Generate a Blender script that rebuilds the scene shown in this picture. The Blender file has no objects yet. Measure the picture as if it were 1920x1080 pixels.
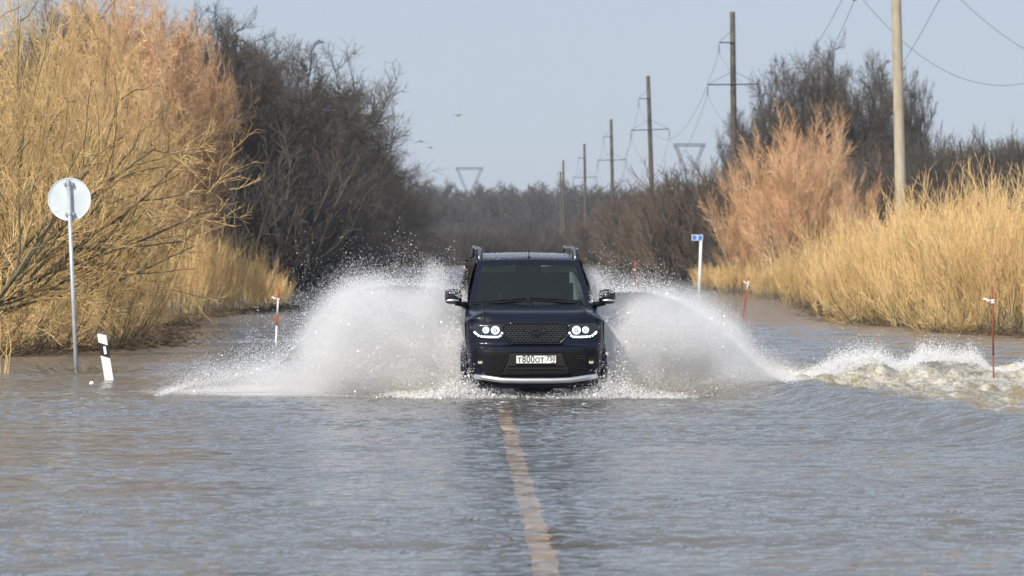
import bpy, math, random
import numpy as np
from mathutils import Vector, Matrix
R = math.radians
S = bpy.context.scene
COL = S.collection
# ------------------------------------------------------------------ camera, sky, sun, exposure
FPX, XV, YV, CH = 7100.0, 863.0, 475.0, 1.92      # focal length in px of a 1920 frame, vanishing point, eye height over the water
cam_d = bpy.data.cameras.new('camera'); cam = bpy.data.objects.new('camera', cam_d); COL.objects.link(cam)
cam.location = (0, 0, CH); cam.rotation_euler = (R(90), 0, 0)
cam_d.sensor_width = 36; cam_d.lens = FPX/1920*36
cam_d.shift_x = (960-XV)/1920; cam_d.shift_y = -(540-YV)/1920
cam_d.clip_start = 1; cam_d.clip_end = 9000
cam_d.dof.use_dof = True; cam_d.dof.focus_distance = 51; cam_d.dof.aperture_fstop = 4.5
S.camera = cam
SUN_EL, SUN_AZ = R(36), R(212)      # azimuth clockwise from +Y: behind the camera, to the left
w = bpy.data.worlds.new('World'); S.world = w; w.use_nodes = True
nt = w.node_tree; bg = nt.nodes['Background']
sky = nt.nodes.new('ShaderNodeTexSky'); sky.sky_type = 'NISHITA'; sky.sun_disc = False
sky.sun_elevation = SUN_EL; sky.sun_rotation = SUN_AZ; sky.air_density = 1.0; sky.dust_density = 0.6; sky.ozone_density = 2.5
veil = nt.nodes.new('ShaderNodeMixRGB'); veil.inputs[0].default_value = .86; veil.inputs[2].default_value = (4.1, 4.7, 5.75, 1)   # thin even high cloud over the clear sky
nt.links.new(sky.outputs[0], veil.inputs[1]); nt.links.new(veil.outputs[0], bg.inputs[0]); bg.inputs[1].default_value = 0.12
sd = bpy.data.lights.new('sun', 'SUN'); sd.energy = 4.8; sd.angle = R(0.6); sd.color = (1, 0.93, 0.82)
so = bpy.data.objects.new('sun', sd); COL.objects.link(so)
dvec = Vector((math.sin(SUN_AZ)*math.cos(SUN_EL), math.cos(SUN_AZ)*math.cos(SUN_EL), math.sin(SUN_EL)))
so.rotation_euler = dvec.to_track_quat('Z', 'Y').to_euler()
S.view_settings.view_transform = 'Standard'; S.view_settings.look = 'None'
S.view_settings.exposure = 0.0; S.view_settings.gamma = 1
S.cycles.max_bounces = 8; S.cycles.diffuse_bounces = 5; S.cycles.glossy_bounces = 3
S.cycles.transparent_max_bounces = 12; S.cycles.volume_bounces = 2
S.cycles.use_denoising = True; S.cycles.denoiser = 'OPENIMAGEDENOISE'; S.cycles.denoising_input_passes = 'RGB_ALBEDO_NORMAL'; S.cycles.denoising_prefilter = 'ACCURATE'

def px(x, y, Y):        # where a sight line meets the plane at distance Y (planning help only)
    return ((x-XV)*Y/FPX, Y, CH-(y-YV)*Y/FPX)

# ------------------------------------------------------------------ materials
def mat(name, col=(.5, .5, .5), rough=.6, metal=0, coat=0, emit=0, spec=.5, alpha=1):
    m = bpy.data.materials.new(name); m.use_nodes = True
    b = m.node_tree.nodes['Principled BSDF']
    b.inputs['Base Color'].default_value = (*col, 1); b.inputs['Roughness'].default_value = rough
    b.inputs['Metallic'].default_value = metal; b.inputs['Coat Weight'].default_value = coat
    b.inputs['Specular IOR Level'].default_value = spec; b.inputs['Alpha'].default_value = alpha
    if emit:
        b.inputs['Emission Color'].default_value = (*col, 1); b.inputs['Emission Strength'].default_value = emit
    return m
def noisy(name, c1, c2, scale=3.0, rough=.8, bump=0, detail=5, stretch=(1, 1, 1), spec=.3, rand=0, coords='Object', pos=(.35, .65)):
    m = mat(name, c1, rough, spec=spec); t = m.node_tree; N = t.nodes; L = t.links; b = N['Principled BSDF']
    tc = N.new('ShaderNodeTexCoord'); mp = N.new('ShaderNodeMapping'); mp.inputs['Scale'].default_value = stretch
    n = N.new('ShaderNodeTexNoise'); n.inputs['Scale'].default_value = scale; n.inputs['Detail'].default_value = detail
    r = N.new('ShaderNodeValToRGB'); r.color_ramp.elements[0].position = pos[0]; r.color_ramp.elements[1].position = pos[1]
    r.color_ramp.elements[0].color = (*c1, 1); r.color_ramp.elements[1].color = (*c2, 1)
    L.new(tc.outputs[coords], mp.inputs[0]); L.new(mp.outputs[0], n.inputs[0]); L.new(n.outputs[0], r.inputs[0])
    out = r.outputs[0]
    if rand:
        oi = N.new('ShaderNodeObjectInfo'); hv = N.new('ShaderNodeHueSaturation')
        mr = N.new('ShaderNodeMapRange'); mr.inputs[3].default_value = 1-rand; mr.inputs[4].default_value = 1+rand
        L.new(oi.outputs['Random'], mr.inputs[0]); L.new(mr.outputs[0], hv.inputs['Value']); L.new(out, hv.inputs['Color']); out = hv.outputs[0]
    L.new(out, b.inputs['Base Color'])
    if bump:
        bp = N.new('ShaderNodeBump'); bp.inputs['Strength'].default_value = bump; bp.inputs['Distance'].default_value = .02
        L.new(n.outputs[0], bp.inputs['Height']); L.new(bp.outputs[0], b.inputs['Normal'])
    return m
M = {}
M['willow_bark'] = noisy('willow_bark', (.07, .058, .035), (.22, .185, .10), 6, bump=.3)
M['willow_twig'] = noisy('willow_twig', (.42, .28, .11), (.93, .65, .31), 1.3, rand=.08)
M['straw_twig'] = noisy('straw_twig', (.58, .38, .16), (.95, .68, .34), 1.1, rand=.08)
M['straw_bark'] = noisy('straw_bark', (.20, .16, .08), (.42, .34, .17), 6)
M['rust_twig'] = noisy('rust_twig', (.52, .30, .15), (.88, .57, .34), .9, rand=.08)
M['rust_bark'] = noisy('rust_bark', (.26, .21, .14), (.62, .52, .36), 5)
M['dark_bark'] = noisy('dark_bark', (.05, .044, .038), (.10, .09, .078), 2)
M['dark_twig'] = noisy('dark_twig', (.070, .060, .052), (.125, .107, .09), .35, rand=.15)
M['brown_twig'] = noisy('brown_twig', (.10, .078, .06), (.18, .135, .10), .4, rand=.12)
M['concrete'] = noisy('concrete', (.33, .28, .20), (.47, .41, .31), 2.2, bump=.5, stretch=(1, 1, .35))
M['old_concrete'] = noisy('old_concrete', (.065, .056, .044), (.125, .108, .085), 2.0, bump=.4)
M['steel'] = mat('steel', (.04, .045, .05), .6, .3)
M['galv'] = noisy('galvanised', (.42, .45, .48), (.55, .58, .61), 5, rough=.4)
M['galv'].node_tree.nodes['Principled BSDF'].inputs['Metallic'].default_value = .35
M['glassins'] = mat('glass_insulator', (.10, .14, .15), .2)
M['white'] = mat('white_paint', (.8, .8, .78), .5)
M['black'] = mat('black_paint', (.015, .015, .016), .5)
M['red'] = mat('red_paint', (.45, .06, .03), .55)
M['rust'] = mat('rusty_red', (.25, .06, .035), .7)
M['blue'] = mat('sign_blue', (.03, .18, .55), .5)
M['wire'] = mat('wire', (.10, .10, .11), .5)
M['bird'] = mat('bird_grey', (.08, .085, .09), .7)

# ------------------------------------------------------------------ object helpers
def tag(o, label=None, cat=None, group=None, kind=None):
    if label: o['label'] = label
    if cat: o['category'] = cat
    if group: o['group'] = group
    if kind: o['kind'] = kind
    return o
def empty(name, loc=(0, 0, 0), rz=0):
    o = bpy.data.objects.new(name, None); COL.objects.link(o); o.location = loc; o.rotation_euler = (0, 0, rz); o.empty_display_size = .2; return o
def mesh_np(name, V, F, m, parent=None, smooth=True):
    """V (n,3) array, F (k,3|4) array"""
    me = bpy.data.meshes.new(name); V = np.asarray(V, np.float32); F = np.asarray(F, np.int32)
    me.vertices.add(len(V)); me.vertices.foreach_set('co', V.ravel())
    n, k = F.shape
    me.loops.add(n*k); me.loops.foreach_set('vertex_index', F.ravel())
    me.polygons.add(n); me.polygons.foreach_set('loop_start', np.arange(0, n*k, k, dtype=np.int32))
    try: me.polygons.foreach_set('loop_total', np.full(n, k, np.int32))
    except Exception: pass
    me.polygons.foreach_set('use_smooth', np.full(n, smooth, bool))
    me.update(calc_edges=True)
    if m: me.materials.append(m)
    o = bpy.data.objects.new(name, me); COL.objects.link(o)
    if parent: o.parent = parent
    return o
class MB:
    def __init__(s): s.v = []; s.f = []
    def add(s, vs, fs):
        b = len(s.v); s.v += [tuple(v) for v in vs]; s.f += [tuple(i+b for i in f) for f in fs]
    def box(s, c, d, rot=None):
        vs = [Vector((x*d[0]/2, y*d[1]/2, z*d[2]/2)) for x in (-1, 1) for y in (-1, 1) for z in (-1, 1)]
        if rot: vs = [rot @ v for v in vs]
        s.add([v+Vector(c) for v in vs], [(0, 1, 3, 2), (4, 6, 7, 5), (0, 4, 5, 1), (2, 3, 7, 6), (0, 2, 6, 4), (1, 5, 7, 3)])
    def tube(s, pts, r, n=8, cap=True):
        pts = [Vector(p) for p in pts]; rs = r if isinstance(r, (list, tuple)) else [r]*len(pts); base = len(s.v); up = None
        for i, p in enumerate(pts):
            d = (pts[min(i+1, len(pts)-1)]-pts[max(i-1, 0)]).normalized()
            if up is None: up = Vector((0, 0, 1)) if abs(d.z) < .9 else Vector((1, 0, 0))
            a = d.cross(up).normalized(); b = d.cross(a).normalized(); up = -b if False else a.cross(d)
            for k in range(n):
                t = 2*math.pi*k/n; s.v.append(tuple(p+(a*math.cos(t)+b*math.sin(t))*rs[i]))
        for i in range(len(pts)-1):
            for k in range(n):
                q = base+i*n; s.f.append((q+k, q+(k+1) % n, q+n+(k+1) % n, q+n+k))
        if cap:
            s.f.append(tuple(base+k for k in range(n))[::-1]); s.f.append(tuple(base+(len(pts)-1)*n+k for k in range(n)))
    def prism(s, poly, y0, y1, ax='y'):      # poly in (x,z), extruded along y
        n = len(poly); g = {'y': lambda p, y: (p[0], y, p[1]), 'x': lambda p, y: (y, p[0], p[1]), 'z': lambda p, y: (p[0], p[1], y)}[ax]
        s.add([g(p, y0) for p in poly]+[g(p, y1) for p in poly],
              [tuple(range(n)), tuple(range(2*n-1, n-1, -1))]+[(i, i+n, (i+1) % n+n, (i+1) % n) for i in range(n)])
    def grid(s, fn, nu, nv, keep=None):
        b = len(s.v)
        for j in range(nv+1):
            for i in range(nu+1): s.v.append(tuple(fn(i/nu, j/nv)))
        for j in range(nv):
            for i in range(nu):
                if keep and not keep((i+.5)/nu, (j+.5)/nv): continue
                a = b+j*(nu+1)+i; s.f.append((a, a+1, a+nu+2, a+nu+1))
    def disc(s, c, r0, r1, y, n=24, h=.004):   # ring or disc standing in xz at depth y
        for k in range(n):
            a0, a1 = 2*math.pi*k/n, 2*math.pi*(k+1)/n
            p = [(c[0]+rr*math.cos(a), y, c[1]+rr*math.sin(a)) for rr, a in ((r0, a0), (r1, a0), (r1, a1), (r0, a1))]
            s.add(p+[(q[0], q[1]+h, q[2]) for q in p], [(0, 1, 2, 3), (1, 5, 6, 2), (0, 3, 7, 4)])
    def sphere(s, c, r, nu=12, nv=8, sc=(1, 1, 1)):
        s.grid(lambda u, v: (c[0]+r*sc[0]*math.cos(2*math.pi*u)*math.sin(math.pi*v), c[1]+r*sc[1]*math.sin(2*math.pi*u)*math.sin(math.pi*v), c[2]+r*sc[2]*math.cos(math.pi*v)), nu, nv)
    def build(s, name, m, parent=None, smooth=False, bevel=0, solid=0, sub=0, recalc=True):
        me = bpy.data.meshes.new(name); me.from_pydata(s.v, [], s.f); me.update()
        if recalc:
            import bmesh
            bm = bmesh.new(); bm.from_mesh(me); bmesh.ops.remove_doubles(bm, verts=bm.verts, dist=1e-5); bmesh.ops.recalc_face_normals(bm, faces=bm.faces); bm.to_mesh(me); bm.free()
        if smooth: me.polygons.foreach_set('use_smooth', [True]*len(me.polygons))
        me.materials.append(m); o = bpy.data.objects.new(name, me); COL.objects.link(o)
        if parent: o.parent = parent
        if solid:
            q = o.modifiers.new('s', 'SOLIDIFY'); q.thickness = solid
        if bevel:
            q = o.modifiers.new('b', 'BEVEL'); q.width = bevel; q.segments = 2; q.limit_method = 'ANGLE'
        if sub:
            q = o.modifiers.new('u', 'SUBSURF'); q.levels = sub; q.render_levels = sub
        return o
def text_mesh(txt, size, loc, m, parent, name='lettering', rot=(R(90), 0, 0), sx=1, ext=.001, off=0):
    c = bpy.data.curves.new('txt', 'FONT'); c.body = txt; c.size = size; c.extrude = ext; c.offset = off; c.align_x = 'CENTER'; c.align_y = 'CENTER'
    t = bpy.data.objects.new('txt', c); COL.objects.link(t)
    dg = bpy.context.evaluated_depsgraph_get(); me = bpy.data.meshes.new_from_object(t.evaluated_get(dg))
    bpy.data.objects.remove(t)
    me.materials.clear(); me.materials.append(m); me.name = name
    o = bpy.data.objects.new(name, me); COL.objects.link(o); o.parent = parent; o.location = loc; o.rotation_euler = rot; o.scale = (sx, 1, 1)
    return o
def copy_tree(o, parent=None):
    c = o.copy(); COL.objects.link(c)
    if parent: c.parent = parent
    for ch in list(o.children): copy_tree(ch, c)
    return c

# ------------------------------------------------------------------ terrain, road
rng = np.random.default_rng(7)
def waves(X, Y, n, lmin, lmax, slope, seed, spread=.7, head=0.0):
    r = np.random.default_rng(seed); h = np.zeros_like(X)
    for i in range(n):
        lam = lmin*(lmax/lmin)**r.random(); k = 2*np.pi/lam; a = head+r.normal()*spread+(np.pi/2)
        h += slope*lam/(2*np.pi)*math.sqrt(2/n)*np.sin(k*(math.cos(a)*X+math.sin(a)*Y)+r.random()*6.28)
    return h
def sstep(a, b, x):
    t = np.clip((x-a)/(b-a), 0, 1); return t*t*(3-2*t)
gx = np.concatenate([np.linspace(-1500, -60, 20)[:-1], np.linspace(-60, 60, 121), np.linspace(60, 1500, 20)[1:]])
gy = np.concatenate([np.linspace(-40, 0, 8)[:-1], np.linspace(0, 500, 126), np.linspace(500, 5000, 40)[1:]])
GX, GY = np.meshgrid(gx, gy)
rd = np.abs(GX-.55)
GZ = -.16-.5*sstep(4, 7, rd)+waves(GX, GY, 12, 5, 40, .02, 3)*sstep(5, 9, rd)
GZ += .45*sstep(-8.5, -11, GX)*sstep(66, 80, GY)                       # left bank
GZ += (.75*sstep(5, 9, rd)+.22)*sstep(430, 500, GY)
def quads(nx, ny):
    i = np.arange(nx-1); j = np.arange(ny-1); I, J = np.meshgrid(i, j); a = (J*nx+I).ravel()
    return np.stack([a, a+1, a+nx+1, a+nx], 1)
g = mesh_np('ground', np.stack([GX, GY, GZ], -1).reshape(-1, 3), quads(len(gx), len(gy)), noisy('dry_ground', (.05, .04, .025), (.16, .125, .07), .8, rough=.95, detail=8))
tag(g, kind='structure')
ry = np.concatenate([np.linspace(-40, 10, 11)[:-1], np.arange(10, 70, .1), np.linspace(70, 420, 70), np.linspace(440, 1050, 30)])
rx = np.linspace(-3.2, 4.3, 16); RX, RY = np.meshgrid(rx, ry)
RZ = -.118+.235*sstep(430, 500, RY)-.004*np.abs(RX-.55)
road = mesh_np('road', np.stack([RX, RY, RZ], -1).reshape(-1, 3), quads(16, len(ry)), noisy('asphalt', (.15, .145, .135), (.22, .21, .19), 9, rough=.9, bump=.3))
tag(road, kind='structure')
lx = np.array([.465, .635]); LX, LY = np.meshgrid(lx, ry)
LX = LX+.008*np.sin(LY*2.3)+.005*np.sin(LY*5.9+LX*9); LZ = -.112+.235*sstep(430, 500, LY)
lm = mesh_np('center_line', np.stack([LX, LY, LZ], -1).reshape(-1, 3), quads(2, len(ry)), noisy('road_marking', (.92, .62, .34), (1.0, .74, .48), 5, rough=.7, stretch=(1, .5, 1)))
tag(lm, kind='structure')

# ------------------------------------------------------------------ water: one real wave surface
def dist_ridge(X, Y, pts):
    best = np.full(X.shape, 1e9); side = np.zeros(X.shape)
    for (x0, y0), (x1, y1) in zip(pts[:-1], pts[1:]):
        dx, dy = x1-x0, y1-y0; t = np.clip(((X-x0)*dx+(Y-y0)*dy)/(dx*dx+dy*dy), 0, 1)
        d = np.hypot(X-(x0+t*dx), Y-(y0+t*dy)); s = np.sign(dx*(Y-y0)-dy*(X-x0)); m = d < best
        best = np.where(m, d, best); side = np.where(m, s, side)
    return best, side
SWELL = [(3.6, 52.5), (4.5, 50.5), (5.0, 46), (5.6, 41), (6.4, 36), (7.5, 30)]
CREST = [(3.2, 51.6), (4.3, 53.6), (5.3, 55.4), (6.6, 57.2), (8.0, 58.6), (9.6, 60), (12, 61.5)]
def water_height(X, Y):
    h = waves(X, Y, 70, .12, .42, .14, 11, .5)*np.where(Y < 75, 1, 75/np.maximum(Y, 1)*.95)
    h += waves(X, Y, 24, .7, 3.0, .014, 12, .35)
    gust = np.clip(waves(X, Y, 20, .8, 5, 1, 15, .5)*1.2+.1, 0, 1.3); h += -np.abs(waves(X, Y, 26, .3, .8, .26, 16, .22))*gust*(1-sstep(50, 60, Y))
    patch = .55+.9*sstep(-.6, .8, waves(X, Y, 14, 3, 18, 1, 13, .5)/1.6)
    h = h*patch
    d, s = dist_ridge(X, Y, SWELL); inside = (s > 0)
    prof = np.where(inside, np.exp(-(d/1.3)**2)*.19+0, np.exp(-(d/.6)**2)*.19)
    h = h+prof*sstep(26, 36, Y)
    # turbulent water inside the wake
    wk = sstep(3.2, 4.2, X)*sstep(0, .8, np.where(inside, d, 0))*sstep(34, 44, Y)*(1-sstep(60, 68, Y))
    tb = waves(X, Y, 70, .16, 1.1, .28, 21, 1.5)
    h = h+wk*tb*1.5
    d2, s2 = dist_ridge(X, Y, CREST)
    lump = .8+.45*np.sin(X*2.1+1)+.25*np.sin(X*5.3)
    cr = np.where(s2 > 0, np.exp(-(d2/.9)**2), np.exp(-(d2/.5)**2))*sstep(3.0, 4.2, X)
    h = h+cr*(.20*lump+.40*tb)*(1-.75*sstep(7.3, 9.0, X))
    # older waves running off beyond the crest
    h = h+waves(X, Y, 24, .5, 2.2, .10, 22, .6)*sstep(3, 7, X)*sstep(56, 62, Y)*(1-sstep(85, 120, Y))
    foam = np.clip(cr*.54*(.5+.6*lump), 0, 1)
    foam = np.maximum(foam, wk*.56*(.68+.32*np.exp(-(d2/3.2)**2))+0*X)
    # boiling white water round the wheels
    for cx in (-.15, 2.05):
        rr = np.hypot((X-cx)/1.1, (Y-51.3)/1.2); foam = np.maximum(foam, 1.15*np.exp(-rr**2*1.1)); h = h+.05*np.exp(-rr**2*1.6)*np.abs(np.sin(X*9)+np.sin(Y*7+X*3))
    foam = np.maximum(foam, .9*np.exp(-((X+1.9)/2.2)**2-((Y-53.5)/2.2)**2))
    foam = np.maximum(foam, .9*np.exp(-((X-3.2)/1.5)**2-((Y-53.0)/1.6)**2))
    bank = (1-sstep(.2, 1.5, np.abs(X-.55)-2.5+100*0))
    return h, foam, np.clip(wk, 0, 1)
wx = np.concatenate([-np.geomspace(9.2, 900, 30)[::-1], np.arange(-9.0, 11.0, .05), np.geomspace(11.1, 900, 30)])
yy = [8.0]
while yy[-1] < 330:
    y = yy[-1]; yy.append(y+(.06 if 19 < y < 66 else (.12 if y < 90 else .012*(y-90)+.14)))
wy = np.concatenate([[-40, -10, 0, 4], yy, [345, 380, 450, 700]])
WX, WY = np.meshgrid(wx, wy)
WH, FO, WK = water_height(WX, WY)
edge = (1-sstep(20, 60, np.abs(WX)))*(1-sstep(200, 330, WY))
WZ = WH*edge
wm = bpy.data.materials.new('flood_water'); wm.use_nodes = True
t = wm.node_tree; N = t.nodes; L = t.links; N.clear()
out = N.new('ShaderNodeOutputMaterial'); tc = N.new('ShaderNodeTexCoord')
def nz(scale, st, det=3, rough=.5):
    mp = N.new('ShaderNodeMapping'); mp.inputs['Scale'].default_value = st
    n = N.new('ShaderNodeTexNoise'); n.inputs['Scale'].default_value = scale; n.inputs['Detail'].default_value = det; n.inputs['Roughness'].default_value = rough
    L.new(tc.outputs['Object'], mp.inputs[0]); L.new(mp.outputs[0], n.inputs[0]); return n
def mth(op, a, b=None, c=None):
    m = N.new('ShaderNodeMath'); m.operation = op
    for i, v in enumerate((a, b, c)):
        if v is None: continue
        if isinstance(v, (int, float)): m.inputs[i].default_value = v
        else: L.new(v, m.inputs[i])
    return m.outputs[0]
n1 = nz(9, (.55, 1, 1), 3); n2 = nz(26, (.5, 1, 1), 2)
n3 = nz(2.2, (.45, 1, 1), 2)
bsum = mth('ADD', mth('MULTIPLY', n3.outputs[0], .085), mth('ADD', mth('MULTIPLY', n1.outputs[0], .024), mth('MULTIPLY', n2.outputs[0], .010)))
bp = N.new('ShaderNodeBump'); bp.inputs['Strength'].default_value = 1.0; bp.inputs['Distance'].default_value = 1.0; L.new(bsum, bp.inputs['Height'])
gl = N.new('ShaderNodeBsdfGlossy'); gl.inputs['Roughness'].default_value = .06; gl.inputs['Color'].default_value = (1, 1, 1, 1); L.new(bp.outputs[0], gl.inputs['Normal'])
mudc = N.new('ShaderNodeMixRGB'); mudc.inputs[1].default_value = (.18, .175, .165, 1); mudc.inputs[2].default_value = (.23, .185, .105, 1)
at_w = N.new('ShaderNodeAttribute'); at_w.attribute_name = 'wake'; L.new(at_w.outputs['Fac'], mudc.inputs[0])
df = N.new('ShaderNodeBsdfDiffuse'); L.new(mudc.outputs[0], df.inputs[0]); L.new(bp.outputs[0], df.inputs['Normal'])
tr = N.new('ShaderNodeBsdfTransparent'); tr.inputs[0].default_value = (.95, .9, .8, 1)
mx1 = N.new('ShaderNodeMixShader'); mx1.inputs[0].default_value = .45; L.new(df.outputs[0], mx1.inputs[2]); L.new(tr.outputs[0], mx1.inputs[1])
at_c = N.new('ShaderNodeAttribute'); at_c.attribute_name = 'shallow'
L.new(mth('SUBTRACT', mth('ADD', .72, mth('MULTIPLY', at_w.outputs['Fac'], .28)), mth('MULTIPLY', at_c.outputs['Fac'], .64)), mx1.inputs[0])
fr = N.new('ShaderNodeFresnel'); fr.inputs[0].default_value = 1.33; L.new(bp.outputs[0], fr.inputs['Normal'])
mx2 = N.new('ShaderNodeMixShader'); L.new(fr.outputs[0], mx2.inputs[0]); L.new(mx1.outputs[0], mx2.inputs[1]); L.new(gl.outputs[0], mx2.inputs[2])
at_f = N.new('ShaderNodeAttribute'); at_f.attribute_name = 'foam'
nf = nz(3.2, (1, .55, 1), 8, .68); nf2 = nz(20, (1, .6, 1), 5, .65)
fsum = mth('ADD', mth('MULTIPLY', nf.outputs[0], .60), mth('MULTIPLY', nf2.outputs[0], .40))
fm = mth('MULTIPLY', mth('SUBTRACT', mth('ADD', fsum, mth('MULTIPLY', at_f.outputs['Fac'], .52)), .70), 5.5)
cl = N.new('ShaderNodeClamp'); L.new(fm, cl.inputs[0])
fd = N.new('ShaderNodeBsdfDiffuse'); fd.inputs[0].default_value = (.60, .58, .52, 1); L.new(bp.outputs[0], fd.inputs['Normal'])
mx3 = N.new('ShaderNodeMixShader'); L.new(cl.outputs[0], mx3.inputs[0]); L.new(mx2.outputs[0], mx3.inputs[1]); L.new(fd.outputs[0], mx3.inputs[2])
L.new(mx3.outputs[0], out.inputs[0])
wo = mesh_np('water', np.stack([WX, WY, WZ], -1).reshape(-1, 3), quads(len(wx), len(wy)), wm)
for nm, arr in (('foam', FO*(edge > 0)), ('wake', WK), ('shallow', np.exp(-((WX-.55)/.45)**2)*(1-sstep(46, 50, WY)))):
    a = wo.data.attributes.new(nm, 'FLOAT', 'POINT'); a.data.foreach_set('value', arr.astype(np.float32).ravel())
tag(wo, kind='structure')

# ------------------------------------------------------------------ plants
UP = np.array([0, 0, 1.0])
def norm(a): return a/np.maximum(np.linalg.norm(a, axis=-1, keepdims=True), 1e-9)
def grow(r, st, di, ln, ra, K, wander, trop, taper):
    n = len(st); P = np.zeros((n, K+1, 3)); D = np.zeros((n, K+1, 3)); P[:, 0] = st; d = norm(di); D[:, 0] = d
    for k in range(K):
        d = norm(d+wander*r.normal(size=(n, 3))+trop*UP); P[:, k+1] = P[:, k]+d*(ln/K)[:, None]; D[:, k+1] = d
    rad = ra[:, None]*np.linspace(1, taper, K+1)[None]
    return P, D, rad
def kids(r, P, D, rad, ln, m, t0, ang, lr, rr, rmin, fall=.5):
    n, K1, _ = P.shape; m = int(m); idx = np.repeat(np.arange(n), m)
    t = t0+(1-t0)*((np.tile(np.arange(m), n)+r.random(n*m))/m); f = t*(K1-1); k = np.minimum(f.astype(int), K1-2); u = (f-k)[:, None]
    st = P[idx, k]*(1-u)+P[idx, k+1]*u; pd = norm(D[idx, k]*(1-u)+D[idx, k+1]*u)
    q = r.normal(size=(n*m, 3)); q = norm(q-(q*pd).sum(-1, keepdims=True)*pd)
    a = ang*(.6+.8*r.random(n*m))[:, None]; di = np.cos(a)*pd+np.sin(a)*q
    l2 = ln[idx]*lr*(1-fall*t)*(.65+.7*r.random(n*m)); r2 = np.maximum(rad[idx, k]*rr, rmin)
    return st, di, l2, r2
def tubes(P, rad, sides):
    n, K1, _ = P.shape; T = np.zeros_like(P); T[:, 1:-1] = P[:, 2:]-P[:, :-2]; T[:, 0] = P[:, 1]-P[:, 0]; T[:, -1] = P[:, -1]-P[:, -2]; T = norm(T)
    ref = np.where(np.abs(T[..., 2:3]) < .9, np.array([0, 0, 1.]), np.array([1., 0, 0])); A = norm(np.cross(T, ref)); B = np.cross(T, A)
    th = np.arange(sides)*2*np.pi/sides
    V = P[:, :, None]+rad[:, :, None, None]*(A[:, :, None]*np.cos(th)[:, None]+B[:, :, None]*np.sin(th)[:, None])
    base = (np.arange(n)*K1*sides)[:, None, None]; kk = (np.arange(K1-1)*sides)[None, :, None]; ss = np.arange(sides)[None, None]; s2 = (ss+1) % sides
    F = np.stack([base+kk+ss, base+kk+s2, base+kk+sides+s2, base+kk+sides+ss], -1).reshape(-1, 4)
    return V.reshape(-1, 3), F
def merge(parts):
    Vs, Fs, b = [], [], 0
    for V, F in parts: Vs.append(V); Fs.append(F+b); b += len(V)
    return np.concatenate(Vs), np.concatenate(Fs)
def plant(seed, stems, levels, nwood=2, twig=.006):
    """stems: (starts, dirs, lens, rads, K, wander, trop); levels: dicts. Returns woody part and twig part arrays."""
    r = np.random.default_rng(seed); st, di, ln, ra, K, wa, tp = stems
    P, D, rad = grow(r, st, di, ln, ra, K, wa, tp, .35); wood = [tubes(P, rad, 6)]; tw = []
    for i, q in enumerate(levels):
        st, di, l2, r2 = kids(r, P, D, rad, ln, q['m'], q.get('t0', .2), q['ang'], q['lr'], q.get('rr', .6), q.get('rmin', twig), q.get('fall', .5))
        P, D, rad = grow(r, st, di, l2, r2, q['K'], q.get('wa', .15), q.get('tp', .1), q.get('taper', .5)); ln = l2
        (wood if i+1 < nwood else tw).append(tubes(P, rad, 4 if i+1 < nwood else 3))
    W = merge(wood); T = merge(tw)
    for A in (W, T): A[0][:, 2] = np.maximum(A[0][:, 2], -.35)
    return W, T
def fit(parts, h):      # scale so the top stands at h
    top = max(np.percentile(p[0][:, 2], 99.9) for p in parts); return [(p[0]*(h/top), p[1]) for p in parts]
PROTO = {}; RAD = {}
def proto(key, parts, mw, mt, h=None, names=('trunk', 'crown')):
    if h: parts = fit(parts, h)
    rad = np.percentile(np.hypot(parts[1][0][:, 0], parts[1][0][:, 1]), 96); PROTO[key] = (parts, mw, mt, names, [None, None], h); RAD[key] = rad
def place(key, name, loc, h, rz, label, cat, group=None, sx=1.0):
    parts, mw, mt, names, cache, h0 = PROTO[key]
    e = empty(name, loc, rz); s = h/h0; e.scale = (s*sx, s*sx, s)
    for i, (p, m) in enumerate(zip(parts, (mw, mt))):
        if cache[i] is None: o = mesh_np(names[i], p[0], p[1], m, e); cache[i] = o.data
        else: o = bpy.data.objects.new(names[i], cache[i]); COL.objects.link(o); o.parent = e
    tag(e, label, cat, group); return e
def rings(r, n, rad, spread, ln, thick, up=1.0):
    a = r.random(n)*6.283; q = np.sqrt(r.random(n)); st = np.stack([np.cos(a)*rad*q, np.sin(a)*rad*q, np.full(n, -.2)], 1)
    di = np.stack([np.cos(a)*spread*q, np.sin(a)*spread*q, np.full(n, up)], 1)+r.normal(size=(n, 3))*.08
    return st, di, ln*(.6+.5*r.random(n))*(1-.15*q), thick*(.6+.7*r.random(n))
r0 = np.random.default_rng(5)
# tall willow shrub with long looping branches (left, near)
for i in range(4):
    st = rings(np.random.default_rng(40+i), 13, .9, .75, 6.2, .05)
    proto(f'willow{i}', plant(50+i, (*st, 8, .10, .03), [dict(m=9, t0=.12, ang=.8, lr=.58, rr=.6, K=7, wa=.17, tp=.015, fall=.35), dict(m=8, t0=.1, ang=.75, lr=.5, K=4, wa=.16, tp=.06, rmin=.007), dict(m=9, t0=.1, ang=.6, lr=.7, K=3, wa=.14, tp=.07, rmin=.0045)], 2), M['willow_bark'], M['willow_twig'], 7.5, ('stems', 'twigs'))
# low spreading willow at the water edge
for i in range(3):
    st = rings(np.random.default_rng(60+i), 34, 1.2, 1.3, 2.6, .022)
    proto(f'spread{i}', plant(70+i, (*st, 6, .12, .02), [dict(m=8, t0=.1, ang=.6, lr=.5, rr=.5, K=4, wa=.15, tp=.05, rmin=.007), dict(m=8, t0=.1, ang=.6, lr=.5, K=3, wa=.15, tp=.06, rmin=.0045)], 1), M['willow_bark'], M['willow_twig'], 2.6, ('stems', 'twigs'))
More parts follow.
